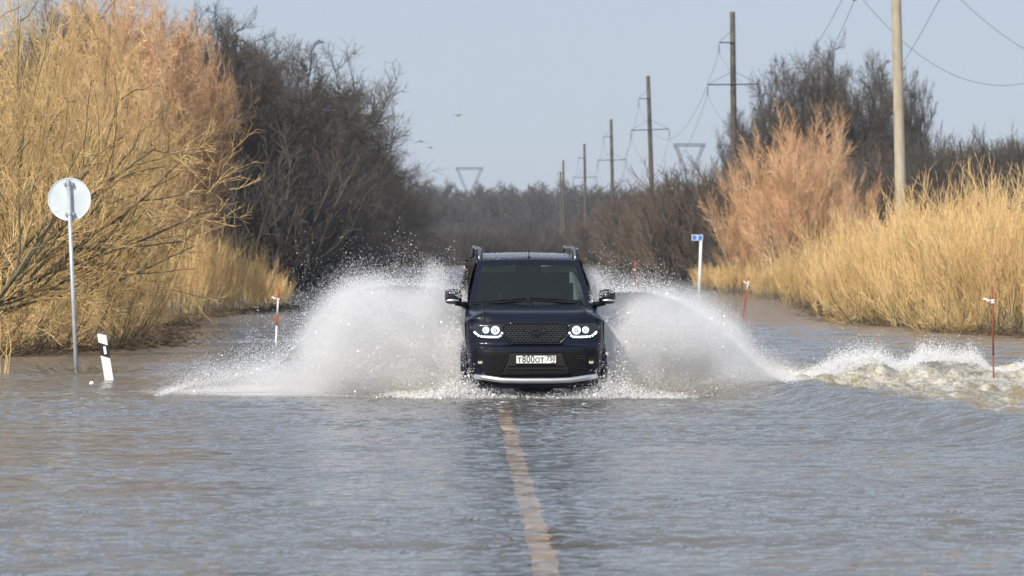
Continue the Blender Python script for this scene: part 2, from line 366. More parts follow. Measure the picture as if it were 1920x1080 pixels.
# straw coloured thicket of upright shoots
for i in range(4):
    st = rings(np.random.default_rng(80+i), 110, 1.9, .38, 3.6, .016)
    proto(f'straw{i}', plant(90+i, (*st, 6, .06, .04), [dict(m=9, t0=.15, ang=.35, lr=.55, rr=.6, K=4, wa=.09, tp=.10, rmin=.007), dict(m=4, t0=.1, ang=.4, lr=.5, K=3, wa=.1, tp=.10, rmin=.006)], 1), M['straw_bark'], M['straw_twig'], 4.0, ('stems', 'twigs'))
# rust coloured tall bush with pale stems
for i in range(3):
    st = rings(np.random.default_rng(100+i), 16, .8, .55, 7.5, .06)
    proto(f'rust{i}', plant(110+i, (*st, 8, .06, .05), [dict(m=11, t0=.15, ang=.5, lr=.42, rr=.5, K=5, wa=.10, tp=.08, rmin=.016), dict(m=9, t0=.1, ang=.42, lr=.62, K=3, wa=.12, tp=.07, rmin=.010, fall=.3), dict(m=7, t0=.05, ang=.6, lr=.5, K=2, wa=.12, tp=.06, rmin=.0075, fall=.3)], 2), M['rust_bark'], M['rust_twig'], 9.0, ('stems', 'twigs'))
# bushy orange crowned tree with fine hanging twigs
for i in range(3):
    st = rings(np.random.default_rng(140+i), 7, .6, .5, 7.0, .09)
    proto(f'orange{i}', plant(150+i, (*st, 8, .09, .03), [dict(m=9, t0=.15, ang=.8, lr=.5, rr=.5, K=5, wa=.15, tp=.05, rmin=.02), dict(m=9, t0=.1, ang=.75, lr=.5, K=4, wa=.18, tp=.05, rmin=.011), dict(m=12, t0=.1, ang=.7, lr=.5, K=3, wa=.18, tp=.03, rmin=.0085)], 2), M['rust_bark'], M['rust_twig'], 9.0)
# dark bare trees
def dark(seed, n=2, lean=(0, 0), spread=.27, ang=.8, m1=9):
    r = np.random.default_rng(seed); st = np.stack([r.normal(size=n)*.4, r.normal(size=n)*.4, np.full(n, -.3)], 1)
    di = np.stack([lean[0]+r.normal(size=n)*spread, lean[1]+r.normal(size=n)*spread, np.ones(n)], 1)
    return plant(seed+1, (st, di, np.full(n, 14.)*(.8+.3*r.random(n)), np.full(n, .24), 9, .07, .04),
        [dict(m=m1, t0=.22, ang=ang, lr=.62, rr=.55, K=6, wa=.14, tp=.045, rmin=.08, fall=.3), dict(m=8, t0=.2, ang=.7, lr=.58, rr=.6, K=4, wa=.15, tp=.03, rmin=.042, fall=.3),
         dict(m=8, t0=.15, ang=.65, lr=.6, K=3, wa=.14, tp=.05, rmin=.021, fall=.3), dict(m=8, t0=.05, ang=.75, lr=.55, K=3, wa=.14, tp=.01, rmin=.0135, fall=.3)], 3)
for i in range(5): proto(f'dark{i}', dark(200+i*7, 3 if i % 2 else 4, m1=11), M['dark_bark'], M['dark_twig'], 17.0)
def roundcrown(seed):
    r = np.random.default_rng(seed); n = 8; st = np.stack([r.normal(size=n)*.5, r.normal(size=n)*.5, np.full(n, -.3)], 1); a = np.arange(n)*.785+r.random(n)*.4; q = .12+.42*r.random(n)
    return plant(seed+1, (st, np.stack([np.cos(a)*q, np.sin(a)*q, np.ones(n)], 1), 15.*(.85+.2*r.random(n)), np.full(n, .24), 9, .06, .01),
        [dict(m=10, t0=.3, ang=.62, lr=.40, rr=.55, K=5, wa=.14, tp=.05, rmin=.06, fall=.25), dict(m=8, t0=.15, ang=.7, lr=.52, rr=.6, K=4, wa=.16, tp=.03, rmin=.035, fall=.3),
         dict(m=7, t0=.15, ang=.7, lr=.55, K=3, wa=.15, tp=.02, rmin=.02, fall=.3), dict(m=6, t0=.05, ang=.7, lr=.6, K=2, wa=.14, tp=.01, rmin=.014, fall=.3)], 3)
for i in range(3): proto(f'round{i}', roundcrown(500+i*9), M['dark_bark'], M['dark_twig'], 17.0)
for i in range(2): proto(f'oround{i}', roundcrown(540+i*9), M['rust_bark'], M['rust_twig'], 17.0)
# long arching limbs reaching over the water
r = np.random.default_rng(601); n = 7
proto('arch', plant(602, (np.stack([r.normal(size=n)*.4, r.normal(size=n)*.5, np.full(n, -.2)], 1), np.stack([.5+.6*r.random(n), r.normal(size=n)*.25, .5+.9*r.random(n)], 1), 4.2+1.8*r.random(n), np.full(n, .045), 10, .09, .02),
    [dict(m=8, t0=.2, ang=.6, lr=.42, rr=.6, K=6, wa=.14, tp=.05, rmin=.012, fall=.4), dict(m=7, t0=.15, ang=.6, lr=.5, K=4, wa=.14, tp=.07, rmin=.006), dict(m=5, t0=.1, ang=.55, lr=.6, K=3, wa=.12, tp=.08, rmin=.004)], 2), M['willow_bark'], M['willow_twig'], 5.0, ('stems', 'twigs'))
proto('lean', dark(263, 1, (.62, 0), m1=8, spread=.02), M['dark_bark'], M['dark_twig'], 15.0)
# dark brush, brown brush
for key, mt, sd in (('brush0', 'dark_twig', 300), ('brush1', 'dark_twig', 310), ('brown0', 'brown_twig', 320), ('brown1', 'brown_twig', 330)):
    st = rings(np.random.default_rng(sd), 40, 2.6, .4, 6.0, .06)
    proto(key, plant(sd+1, (*st, 6, .08, .04), [dict(m=10, t0=.1, ang=.55, lr=.45, rr=.5, K=4, wa=.12, tp=.08, rmin=.03), dict(m=9, t0=.1, ang=.6, lr=.5, K=2, wa=.14, tp=.06, rmin=.017)], 1), M['dark_bark'], M[mt], 7.0, ('stems', 'twigs'))

def pw(key, name, x, Y, ytop, label, cat, group=None, rz=None, sx=1.0, z=0.0, w=None):   # x column, distance, skyline row -> place by metres
    X = (x-XV)*Y/FPX; h = CH-(ytop-YV)*Y/FPX-z
    if w: sx = w/(RAD[key]*h/PROTO[key][5])
    place(key, name, (X, Y, z), h, r0.random()*6.28 if rz is None else rz, label, cat, group, sx)
GW = 'yellow willows on the left bank'
pw('willow0', 'willow_shrub', -120, 76, -230, 'tall yellow willow at the left picture edge, nearest to the round sign', 'shrub', GW, w=2.8)
pw('willow1', 'willow_shrub', 45, 80, -160, 'tall yellow willow rising directly behind the round road sign', 'shrub', GW, w=2.4)
pw('willow2', 'willow_shrub', 160, 87, -60, 'tall yellow willow between the round sign and the orange bank tree', 'shrub', GW, w=2.2)
pw('willow3', 'willow_shrub', -10, 93, -150, 'yellow willow standing behind the leftmost willow', 'shrub', GW, w=3.2)
pw('willow0', 'willow_shrub', 215, 96, 60, 'shorter willow at the right end of the yellow willows', 'shrub', GW, w=2.0, rz=2.2)
pw('spread0', 'willow_bush', 60, 74, 390, 'low yellow bush with drooping twigs behind the foot of the sign pole', 'shrub', GW, w=1.9)
pw('spread1', 'willow_bush', 195, 79, 420, 'low spreading bush whose twigs trail in the water right of the guide post', 'shrub', GW, w=1.6)
pw('spread2', 'willow_bush', -60, 73, 400, 'low willow bush cut by the left picture edge', 'shrub', GW, w=2)
pw('spread0', 'willow_bush', 120, 88, 300, 'mid height yellow bush behind the guide post', 'shrub', GW, rz=2, w=2.2)
pw('spread1', 'willow_bush', 230, 98, 330, 'mid height yellow bush at the right foot of the willows', 'shrub', GW, rz=4, w=2.0)
place('arch', 'willow_shrub', px(-150, 0, 70)[:1]+(70, 0), 5.6, R(8), 'willow with long bare limbs arching right from the left picture edge', 'shrub', GW)
place('arch', 'willow_shrub', px(20, 0, 77)[:1]+(77, 0), 4.2, R(-20), 'willow with low bare limbs reaching out beside the sign pole', 'shrub', GW)
GO = 'orange trees on the left bank'
pw('oround0', 'orange_tree', 275, 118, -50, 'tall orange twigged tree behind the yellow willows', 'tree', GO, w=2.6)
pw('oround1', 'orange_tree', 355, 124, 5, 'orange twigged tree at the right end of the left thicket, beside the dark wood', 'tree', GO, w=1.9)
pw('orange2', 'orange_tree', 190, 122, -60, 'orange twigged tree mostly hidden by the willows', 'tree', GO, w=2.6)
pw('orange2', 'orange_bush', 385, 121, 290, 'lower orange bush under the orange bank trees', 'shrub', GO, w=1.3)
GS = 'straw coloured brush at the left waterline'
pw('straw0', 'straw_bush', 330, 118, 390, 'straw coloured brush under the orange trees', 'shrub', GS, w=1.6)
pw('straw1', 'straw_bush', 400, 124, 410, 'straw coloured brush in the middle of the left waterline', 'shrub', GS, w=1.5)
pw('straw2', 'straw_bush', 455, 130, 460, 'low straw coloured brush last but one towards the dark wood', 'shrub', GS, w=1.2)
pw('straw3', 'straw_bush', 505, 137, 495, 'small straw brush at the right end of the left bank', 'shrub', GS, w=.9)
# right bank
GR = 'rust coloured bushes on the right bank'
pw('rust0', 'rust_bush', 1465, 178, 195, 'tall rust coloured bush, the one nearest the blue post sign', 'shrub', GR, rz=1, w=3.0)
pw('rust1', 'rust_bush', 1550, 182, 205, 'tall rust coloured bush left of the concrete pole', 'shrub', GR, rz=3, w=2.4)
pw('rust2', 'rust_bush', 1405, 186, 290, 'shorter rust bush leaning over the blue post sign', 'shrub', GR, w=1.9)
pw('rust1', 'rust_bush', 1610, 176, 310, 'shorter rust bush at the foot of the concrete pole', 'shrub', GR, w=1.6)
GY_ = 'straw coloured thicket on the right bank'
for k, (x, Y, yt, lb) in enumerate([(1900, 93, 330, 'straw thicket clump at the right picture edge behind the tall red pole'), (1790, 97, 350, 'straw thicket clump just left of the tall red pole'),
        (1690, 104, 395, 'straw thicket clump in front of the concrete pole foot'), (1610, 112, 425, 'straw thicket clump left of the concrete pole foot'), (1860, 108, 300, 'tallest straw thicket clump behind the right edge ones'),
        (1760, 120, 350, 'straw thicket clump right behind the concrete pole foot'), (1530, 135, 440, 'low straw clump reaching furthest left into the water'), (1450, 165, 470, 'low straw clump under the rust bushes'),
        (1380, 185, 480, 'low straw clump beside the blue post sign'), (1640, 130, 380, 'straw clump between the rust bushes and the concrete pole'), (1330, 196, 490, 'straw clump left of the short leaning red pole'), (1990, 110, 290, 'straw clump cut by the right picture edge')]):
    pw(f'straw{k%4}', 'straw_thicket', x, Y, yt, lb, 'shrub', GY_)
pw('spread2', 'willow_bush', 1780, 92, 520, 'low yellow bush with bare stems dipping in the water on the right', 'shrub', GY_)
pw('spread1', 'willow_bush', 1640, 103, 500, 'low yellow bush leaning out over the water from the right bank', 'shrub', GY_, rz=1)
# dark trees one can tell apart
GD = 'bare dark trees beyond the left bank'
for k, (key, x, Y, yt, lb) in enumerate([('round2', 385, 190, 15, 'bare dark tree partly behind the orange bank tree'), ('round0', 450, 205, 35, 'tallest bare dark tree right of the orange bank tree'),
        ('round1', 520, 225, 75, 'bare dark tree with a broad top, second right of the orange tree'), ('dark3', 585, 275, 165, 'bare dark tree left of the leaning one'),
        ('dark4', 650, 310, 245, 'bare dark tree under the leaning tree top'), ('dark0', 700, 380, 270, 'bare dark tree where the left skyline steps down'),
        ('dark2', 745, 520, 310, 'small bare dark tree further down the road on the left'), ('dark3', 800, 800, 335, 'last dark tree before the far wood')]):
    pw(key, 'bare_tree', x, Y, yt, lb, 'tree', GD, sx=.8)
place('lean', 'leaning_tree', (px(528, 0, 240)[0], 240, 0), 14.6, R(0), 'bare dark tree leaning right with forked top against the sky', 'tree', GD)
GD2 = 'bare dark trees beyond the right bank'
for k, (key, x, Y, yt, lb) in enumerate([('round0', 1570, 300, 75, 'tallest bare dark tree behind the rust bushes'), ('round1', 1490, 300, 108, 'bare dark tree left of the tallest one on the right'),
        ('round2', 1650, 305, 100, 'bare dark tree just left of the concrete pole'), ('round2', 1425, 320, 180, 'bare dark tree behind the nearest steel armed pole'), ('round1', 1710, 310, 130, 'bare dark tree just right of the concrete pole'),
        ('round0', 1375, 380, 250, 'lower dark tree beside the nearer lattice pylon'), ('round0', 1530, 330, 95, 'bare dark tree between the two tallest on the right')]):
    pw(key, 'bare_tree', x, Y, yt, lb, 'tree', GD2, w=(4.8, 4.2, 4.2, 3.4, 2.6, 2.6, 4.4)[k], rz=k*1.7)
# masses nobody could count
def joined(key):
    parts, mw, mt, names, cache, h0 = PROTO[key]; V, F = merge(parts); me_o = mesh_np('plant_'+key, V, F, mw); me_o.data.materials.append(mt)
    me_o.data.polygons.foreach_set('material_index', np.repeat([0, 1], [len(parts[0][1]), len(parts[1][1])]).astype(np.int32)); COL.objects.unlink(me_o); me_o.use_fake_user = True; return me_o
JO = {}
def mass(name, key_list, spots, label, wide=1.0):
    r = np.random.default_rng(len(spots)); n = len(spots); me = bpy.data.meshes.new(name); me.from_pydata([(x, y, 0) for x, y, h in spots], [], [])
    ki = r.integers(len(key_list), size=n); a = me.attributes.new('which', 'INT', 'POINT'); a.data.foreach_set('value', ki.astype(np.int32))
    sc = np.array([[h/PROTO[key_list[k]][5]*q for q in (wide, wide, 1)] for (_, _, h), k in zip(spots, ki)]); a = me.attributes.new('size', 'FLOAT_VECTOR', 'POINT'); a.data.foreach_set('vector', sc.astype(np.float32).ravel())
    a = me.attributes.new('turn', 'FLOAT_VECTOR', 'POINT'); a.data.foreach_set('vector', np.stack([np.zeros(n), np.zeros(n), r.random(n)*6.28], 1).astype(np.float32).ravel())
    o = bpy.data.objects.new(name, me); COL.objects.link(o); g_ = bpy.data.node_groups.new(name, 'GeometryNodeTree'); g_.interface.new_socket('Geometry', in_out='INPUT', socket_type='NodeSocketGeometry'); g_.interface.new_socket('Geometry', in_out='OUTPUT', socket_type='NodeSocketGeometry')
    N = g_.nodes; L = g_.links; gi = N.new('NodeGroupInput'); go = N.new('NodeGroupOutput'); jn = N.new('GeometryNodeJoinGeometry')
    def attr(nm, ty):
        q = N.new('GeometryNodeInputNamedAttribute'); q.data_type = ty; q.inputs[0].default_value = nm; return q.outputs[0]
    for k, key in enumerate(key_list):
        if key not in JO: JO[key] = joined(key)
        oi = N.new('GeometryNodeObjectInfo'); oi.inputs[0].default_value = JO[key]; oi.inputs['As Instance'].default_value = True
        cp = N.new('FunctionNodeCompare'); cp.data_type = 'INT'; cp.operation = 'EQUAL'; L.new(attr('which', 'INT'), cp.inputs[2]); cp.inputs[3].default_value = k
        ip = N.new('GeometryNodeInstanceOnPoints'); L.new(gi.outputs[0], ip.inputs['Points']); L.new(cp.outputs[0], ip.inputs['Selection']); L.new(oi.outputs['Geometry'], ip.inputs['Instance']); L.new(attr('turn', 'FLOAT_VECTOR'), ip.inputs['Rotation']); L.new(attr('size', 'FLOAT_VECTOR'), ip.inputs['Scale'])
        L.new(ip.outputs[0], jn.inputs[0])
    L.new(jn.outputs[0], go.inputs[0]); md = o.modifiers.new('grow', 'NODES'); md.node_group = g_
    tag(o, label, name.replace('_', ' '), kind='stuff'); return o
def light_tree(seed, n, mt, h, key):
    r = np.random.default_rng(seed); st = np.stack([r.normal(size=n)*.9, r.normal(size=n)*.9, np.zeros(n)], 1); di = np.stack([r.normal(size=n)*.25, r.normal(size=n)*.25, np.ones(n)], 1)
    proto(key, plant(seed+1, (st, di, np.full(n, 14.)*(.7+.4*r.random(n)), np.full(n, .22), 5, .06, .03), [dict(m=14, t0=.05, ang=.6, lr=.42, K=3, wa=.15, tp=.06, rmin=.06), dict(m=9, t0=.1, ang=.7, lr=.5, K=2, wa=.15, tp=.06, rmin=.04), dict(m=6, t0=.1, ang=.7, lr=.5, K=2, wa=.15, tp=.06, rmin=.035)], 1), M['dark_bark'], M[mt], h)
light_tree(400, 4, 'dark_twig', 18., 'far0'); light_tree(410, 5, 'dark_twig', 18., 'far1'); light_tree(420, 4, 'brown_twig', 18., 'far2')
r = np.random.default_rng(9)
sp = []
for i in range(150):
    Y = 175*(1300/175)**r.random(); sp.append((-(10.5+r.random()*22+Y*.012), Y, (15+6*r.random())*(1 if Y > 260 else .72)))
mass('bare_wood', ['far0', 'far1', 'dark0', 'dark2', 'dark4'], sp, 'dark bare wood filling the left roadside behind the splash')
sp = [(-(9.5+r.random()*4+Y*.004), Y, 5.5+3.5*r.random()) for Y in np.geomspace(185, 1000, 90)]+[(-14+i*1.2, 540+60*r.random(), 4.5+2.5*r.random()) for i in range(34)]
mass('roadside_brush', ['brush0', 'brush1'], sp, 'dense dark grey brush along the left roadside')
sp = [(-60+i*1.15+r.normal(), 1120+r.random()*260, 21.5+3.5*r.random()) for i in range(260)]+[(-60+i*2.5+r.normal(), 1090+r.random()*40, 9+3.5*r.random()) for i in range(90)]
mass('distant_wood', ['far0', 'far1'], sp, 'bluish distant wood closing the view behind the car', 1.3)
sp = [(17+r.random()*14+(Y-300)*.012, Y, 5.5+4*r.random()) for Y in np.geomspace(270, 1050, 100)]
mass('brown_brush', ['brown0', 'brown1'], sp, 'brown brush under the power poles right of the car')
sp = [(px(1740+i*5.5, 0, 1)[0]*(230+30*r.random()), 230+30*r.random(), 8.0+1.9*r.random()) for i in range(60)]
mass('sapling_thicket', ['brush0', 'brush1'], sp, 'dark upright saplings on the skyline at the right edge', .55)
sp = [(px(1385+i*9.3, 0, 1)[0]*(250), 225+60*r.random(), 6+3*r.random()) for i in range(50)]
mass('under_brush', ['brown0', 'brush0'], sp, 'dark brown brush at the foot of the big dark trees on the right')

# ------------------------------------------------------------------ power line
def pole(X, Y, H, tilt, label, m=M['old_concrete'], cat='power pole'):
    e = empty('power_pole', (X, Y, -.4)); e.rotation_euler = (0, tilt, 0); tag(e, label, cat, 'concrete power poles')
    b = MB(); b.tube([(0, 0, z) for z in np.linspace(-.4, H, 8)], [.31-.0045*z for z in np.linspace(0, H, 8)], 14); b.build('shaft', m, e, smooth=True)
    for z, x0, x1 in ((H-5.9, -2.1, 2.1), (H-2.5, -1.15, .1)):
        b = MB(); b.tube([(x0, -.28, z), (x1, -.28, z)], .055, 6); b.box(((x0+x1)/2, -.20, z), (abs(x1-x0), .05, .09)); b.build('crossarm', M['steel'], e)
        b = MB(); b.tube([(x0, -.28, z), (0, -.1, z+1.1)], .018, 5)
        if x1 > 1: b.tube([(x1, -.28, z), (0, -.1, z+1.1)], .018, 5)
        b.build('stay', M['steel'], e)
        for xx in ([x0, x1] if x1 > 1 else [x0]):
            b = MB(); b.tube([(xx, -.28, z), (xx, -.28, z-.85)], .015, 5)
            for q in range(4): b.tube([(xx, -.28, z-.22-q*.18), (xx, -.28, z-.27-q*.18), (xx, -.28, z-.30-q*.18)], [.05, .12, .03], 8)
            b.build('insulator', M['glassins'], e)
    return e
PP = [(22.1, 189, 21.7, R(1.3)), (22.3, 307, 21.9, R(.6)), (21.2, 413, 21.7, R(1.9)), (22.2, 547, 21.7, R(1.1)), (22.2, 667, 21.6, R(.9)), (21.4, 780, 21.5, R(.5)), (23.9, 895, 21.6, R(.5))]
PP = [(x-math.sin(t)*H*0, Y, H, -t) for x, Y, H, t in PP]
PL = ['big pale concrete pole in the straw thicket, its top above the picture', 'tallest power pole with steel arms in front of the dark trees', 'second tallest power pole with arms, left of the lattice pylon',
      'third power pole counted from the dark trees, above the car mirror', 'fourth power pole, a thin one above the car roof edge', 'fifth power pole, of the far close pair the taller', 'last power pole, the shorter of the far close pair']
for (x, Y, H, tl), lb in zip(PP, PL): pole(x, Y, H, tl, lb, M['concrete'] if Y < 200 else M['old_concrete'])
def arm(p, xo, zo):
    x, Y, H, tl = p; z = H-zo-.85; return Vector((x+xo*math.cos(tl)+z*math.sin(tl), Y-.28, z-.4))
for xo, zo, lb in ((-2.1, 5.9, 'conductor hanging from the left ends of the lower pole arms'), (2.1, 5.9, 'conductor hanging from the right ends of the lower pole arms'), (-1.15, 2.5, 'conductor hanging from the short upper pole arms')):
    pts = []
    ps = [(22.1, 66, 21.7, 0)]+PP
    for p, q in zip(ps[:-1], ps[1:]):
        a, c = arm(p, xo, zo), arm(q, xo, zo)
        for k in range(16):
            t_ = k/16; v = a.lerp(c, t_); v.z -= 4*(.9 if p[1] < 100 else 5.2)*t_*(1-t_); pts.append(v)
    pts.append(arm(PP[-1], xo, zo)); b = MB(); b.tube(pts, .014, 4); tag(b.build('power_wire', M['wire'], smooth=True), lb, 'wire', 'wires on the concrete poles')
for X0, a, z0, x0, x1, lb in ((35.8, .067, 13.0, 23.5, 48, 'slack wire dipping low right of the concrete pole'), (44, .044, 13.4, 30, 58, 'wire sloping down through the top right corner')):
    b = MB(); b.tube([(x, 250, z0+a*(x-X0)**2) for x in np.linspace(x0, x1, 40)], .016, 4); tag(b.build('slack_wire', M['wire'], smooth=True), lb, 'wire')
def pylon(x, ytop, Y, wpx, body_y, label):
    s = FPX/Y; X = (x-XV)/s; H = CH+(YV-ytop)/s; hw = wpx/2/s; zb = CH+(YV-body_y)/s; e = empty('lattice_pylon', (X, Y, 0)); e['x'] = 1; del e['x']
    tag(e, label, 'pylon', 'steel lattice pylons'); r_ = .12
    def lattice(p0, p1, w0, w1, name, n=9):
        b = MB(); p0, p1 = Vector(p0), Vector(p1); ax = (p1-p0).normalized(); sd = ax.cross(Vector((0, 1, 0))).normalized(); cs = []
        for k in range(n+1):
            c = p0.lerp(p1, k/n); ww = w0+(w1-w0)*k/n; cs.append([c+sd*ww*i+Vector((0, ww*j, 0)) for i, j in ((-1, -1), (1, -1), (1, 1), (-1, 1))])
        for i in range(4):
            b.tube([cs[0][i], cs[-1][i]], r_, 4)
            for k in range(n): b.tube([cs[k][i], cs[k+1][(i+1) % 4]], r_*.5, 3); b.tube([cs[k][(i+1) % 4], cs[k+1][i]], r_*.5, 3)
        b.build(name, M['pylon'], e)
    lattice((0, 0, 0), (0, 0, zb), 2.6, 1.2, 'body', 12)
    for q in (-1, 1): lattice((q*1.0, 0, zb), (q*hw, 0, H), .5, .5, 'arm', 9)
    lattice((-hw-.9, 0, H), (hw+.9, 0, H), .5, .5, 'crossbeam', 14)
    return e
M['pylon'] = mat('pylon_steel', (.07, .08, .09), .6, .2)
pylon(880, 316, 1900, 46, 362, 'smaller lattice pylon whose V shaped head shows over the far wood')
pylon(1293, 272, 1500, 52, 328, 'larger lattice pylon with V shaped head between the power poles')

# ------------------------------------------------------------------ birds
def bird(x, y, Y, span, flap, rz, label):
    e = empty('bird', px(x, y, Y), rz); tag(e, label, 'bird', 'birds in the sky')
    b = MB(); b.sphere((0, 0, 0), .055, 10, 8, (3.2, 1, .9)); b.sphere((.2, 0, .02), .035, 8, 6); b.build('body', M['bird'], e, smooth=True)
    for s in (-1, 1):
        b = MB(); b.add([(.10, 0, .02), (-.08, 0, .02), (.10, s*span*.28, flap*.6), (-.06, s*span*.26, flap*.6), (-.02, s*span*.5, flap*.35), (-.10, s*span*.48, flap*.33)], [(0, 1, 3, 2), (2, 3, 5, 4)])
        b.build('wing', M['bird'], e, solid=.015)
bird(859, 217, 260, .68, .16, R(70), 'topmost grey bird above the road')
bird(789, 265, 250, .95, -.14, R(110), 'larger gliding bird lower left near the dark trees')
bird(807, 277, 320, .6, .1, R(60), 'tiny bird just below the larger gliding one')

# ------------------------------------------------------------------ signs and markers
e = empty('road_sign', (-6.21, 61.4, -.4)); e.rotation_euler = (0, R(-2.4), 0)
tag(e, 'round road sign seen from its grey back on a leaning pole', 'road sign')
b = MB(); b.tube([(0, 0, -.3), (0, 0, 3.52)], .033, 14); b.build('pole', M['galv'], e, smooth=True)
pl = noisy('sign_back', (.52, .58, .62), (.62, .67, .70), 2.5, rough=.45)
b = MB(); n = 56; rr = [(.345, .0), (.35, .004), (.35, .02), (.343, .024)]
b.grid(lambda u, v: (lambda q: (q[0]*math.cos(2*math.pi*u), .055+q[1], 3.20+q[0]*math.sin(2*math.pi*u)))([(0.0001, .008), (.30, .008), (.325, .008), (.335, 0), (.35, .0), (.35, .02), (.0001, .02)][min(int(v*6+.01), 6)]), n, 6)
disc = b.build('plate', pl, e, smooth=False)
for z in (3.45, 2.96):
    b = MB(); b.box((0, .046, z), (.17, .018, .035)); b.box((-.06, .012, z), (.02, .06, .05)); b.box((.06, .012, z), (.02, .06, .05)); b.tube([(0, 0, z-.02), (0, 0, z+.02)], .04, 12); b.build('clamp', M['galv'], e)
b = MB(); b.prism([(-.23+.045*math.cos(a)*(1+.3*math.sin(3*a)), 3.045+.03*math.sin(a)) for a in np.linspace(0, 6.1, 10)], .056, .06); b.build('sticker', M['white'], e)
e = empty('guide_post', (-5.29, 57.6, -.3)); e.rotation_euler = (R(4), R(-9), 0)
tag(e, 'white roadside guide post with black band, leaning left', 'guide post')
def gp(z0, z1, sl0, sl1, m, name, g=0):
    b = MB(); w_ = .066+g; b.add([(-w_, -.03-g, z0+sl0), (w_, -.03-g, z0-sl0), (w_*.8, .05+g, z0-sl0), (-w_*.8, .05+g, z0+sl0), (-w_, -.03-g, z1+sl1), (w_, -.03-g, z1-sl1), (w_*.8, .05+g, z1-sl1), (-w_*.8, .05+g, z1+sl1)],
        [(0, 1, 2, 3), (7, 6, 5, 4), (0, 4, 5, 1), (1, 5, 6, 2), (2, 6, 7, 3), (3, 7, 4, 0)]); return b.build(name, m, e)
gp(-.1, 1.0, 0, .02, M['white'], 'post'); gp(.66, .86, .035, .035, M['black'], 'band', .003)
b = MB(); b.box((.012, -.036, .76), (.04, .006, .12)); b.build('reflector', M['white'], e)
def marker(X, Y, H, lean, label, segs, tape_z, r_=.014):
    e = empty('marker_pole', (X, Y, -.5)); e.rotation_euler = (0, lean, 0); tag(e, label, 'marker pole', 'thin poles marking the flooded road edge')
    for z0, z1, m in segs: b = MB(); b.tube([(0, 0, z0*(H+.5)), (0, 0, z1*(H+.5))], r_, 8); b.build('shaft', M[m], e, smooth=True)
    b = MB(); z = .5+tape_z
    b.grid(lambda u, v: (-.16*u+.02, -.02+.03*math.sin(u*7+v*2), z+.035*v-.02*math.sin(u*5)), 10, 2); b.tube([(0, 0, z-.03), (0, 0, z), (0, 0, z+.03)], [.03, .034, .028], 8)
    b.build('tape', M['white'], e, solid=.003)
    for xx in (-.05, -.125): b = MB(); b.box((xx, -.033, z+.01), (.033, .02, .033)); b.build('tape_stripe', M['red'], e)
marker(-4.0, 81.6, 1.16, R(3), 'red and white banded pole in the water left of the splash', [(0, .52, 'white'), (.52, .66, 'red'), (.66, .87, 'white'), (.87, 1, 'red')], .93, .02)
marker(8.42, 113.6, 1.25, R(8), 'leaning red tipped pole in the water before the rust bushes', [(0, .5, 'rust'), (.5, .76, 'red'), (.76, .92, 'white'), (.92, 1, 'red')], 1.02, .02)
marker(8.12, 57.6, 1.42, R(-.8), 'tall thin rusty pole with tape standing in the wave at the right', [(0, .45, 'rust'), (.45, 1, 'rust')], 1.19, .014)
marker(8.2, 176, 1.55, R(-2), 'farthest red pole with tape, seen above the right splash', [(0, .6, 'rust'), (.6, 1, 'red')], 1.15, .028)
e = empty('kilometre_post', (12.3, 195, -.4)); e.rotation_euler = (0, R(1.8), 0); tag(e, 'white post with small blue plate at the right bank', 'kilometre post')
b = MB(); b.tube([(0, 0, 0), (0, 0, 3.28)], [.085, .075], 10); b.build('post', M['white'], e, smooth=True)
b = MB(); b.box((-.20, -.09, 3.12), (.56, .02, .30)); b.build('plate', M['white'], e)
b = MB(); b.box((-.20, -.102, 3.12), (.50, .008, .25)); b.build('plate_face', M['blue'], e)
text_mesh('2', .26, (-.20, -.108, 3.12), M['white'], e, 'numeral', off=.008)
# drifted litter where the brush meets the water
def litter(name, line, n, sd, label):
    r = np.random.default_rng(sd); p = np.array(line); t = r.random(n)*(len(p)-1); k = np.minimum(t.astype(int), len(p)-2); u = (t-k)[:, None]; q = p[k]*(1-u)+p[k+1]*u
    st = np.stack([q[:, 0]+r.normal(size=n)*.35, q[:, 1]+r.normal(size=n)*1.0, -.02+.10*r.random(n)], 1); a = r.random(n)*6.28; di = np.stack([np.cos(a), np.sin(a), r.normal(size=n)*.25], 1)
    P, D, rad = grow(r, st, di, .15+.5*r.random(n), .005+.008*r.random(n), 2, .2, 0, .6); V, F = tubes(P, rad, 3); tag(mesh_np(name, V, F, M['litter']), label, 'drift litter', kind='stuff')
M['litter'] = noisy('litter', (.04, .028, .016), (.22, .15, .08), 4)
litter('left_drift_litter', [(-9.2, 70), (-8.2, 73), (-7.0, 76), (-6.3, 79), (-7.5, 100), (-7.9, 112), (-7.2, 119), (-6.3, 128), (-6.0, 134)], 2600, 3, 'brown twigs and dead stems drifted along the foot of the left brush')
litter('right_drift_litter', [(15.5, 185), (14.2, 160), (12.6, 135), (11.0, 110), (11.6, 100), (12.4, 90), (14, 84)], 3400, 4, 'brown twigs and dead stems drifted along the foot of the right thicket')
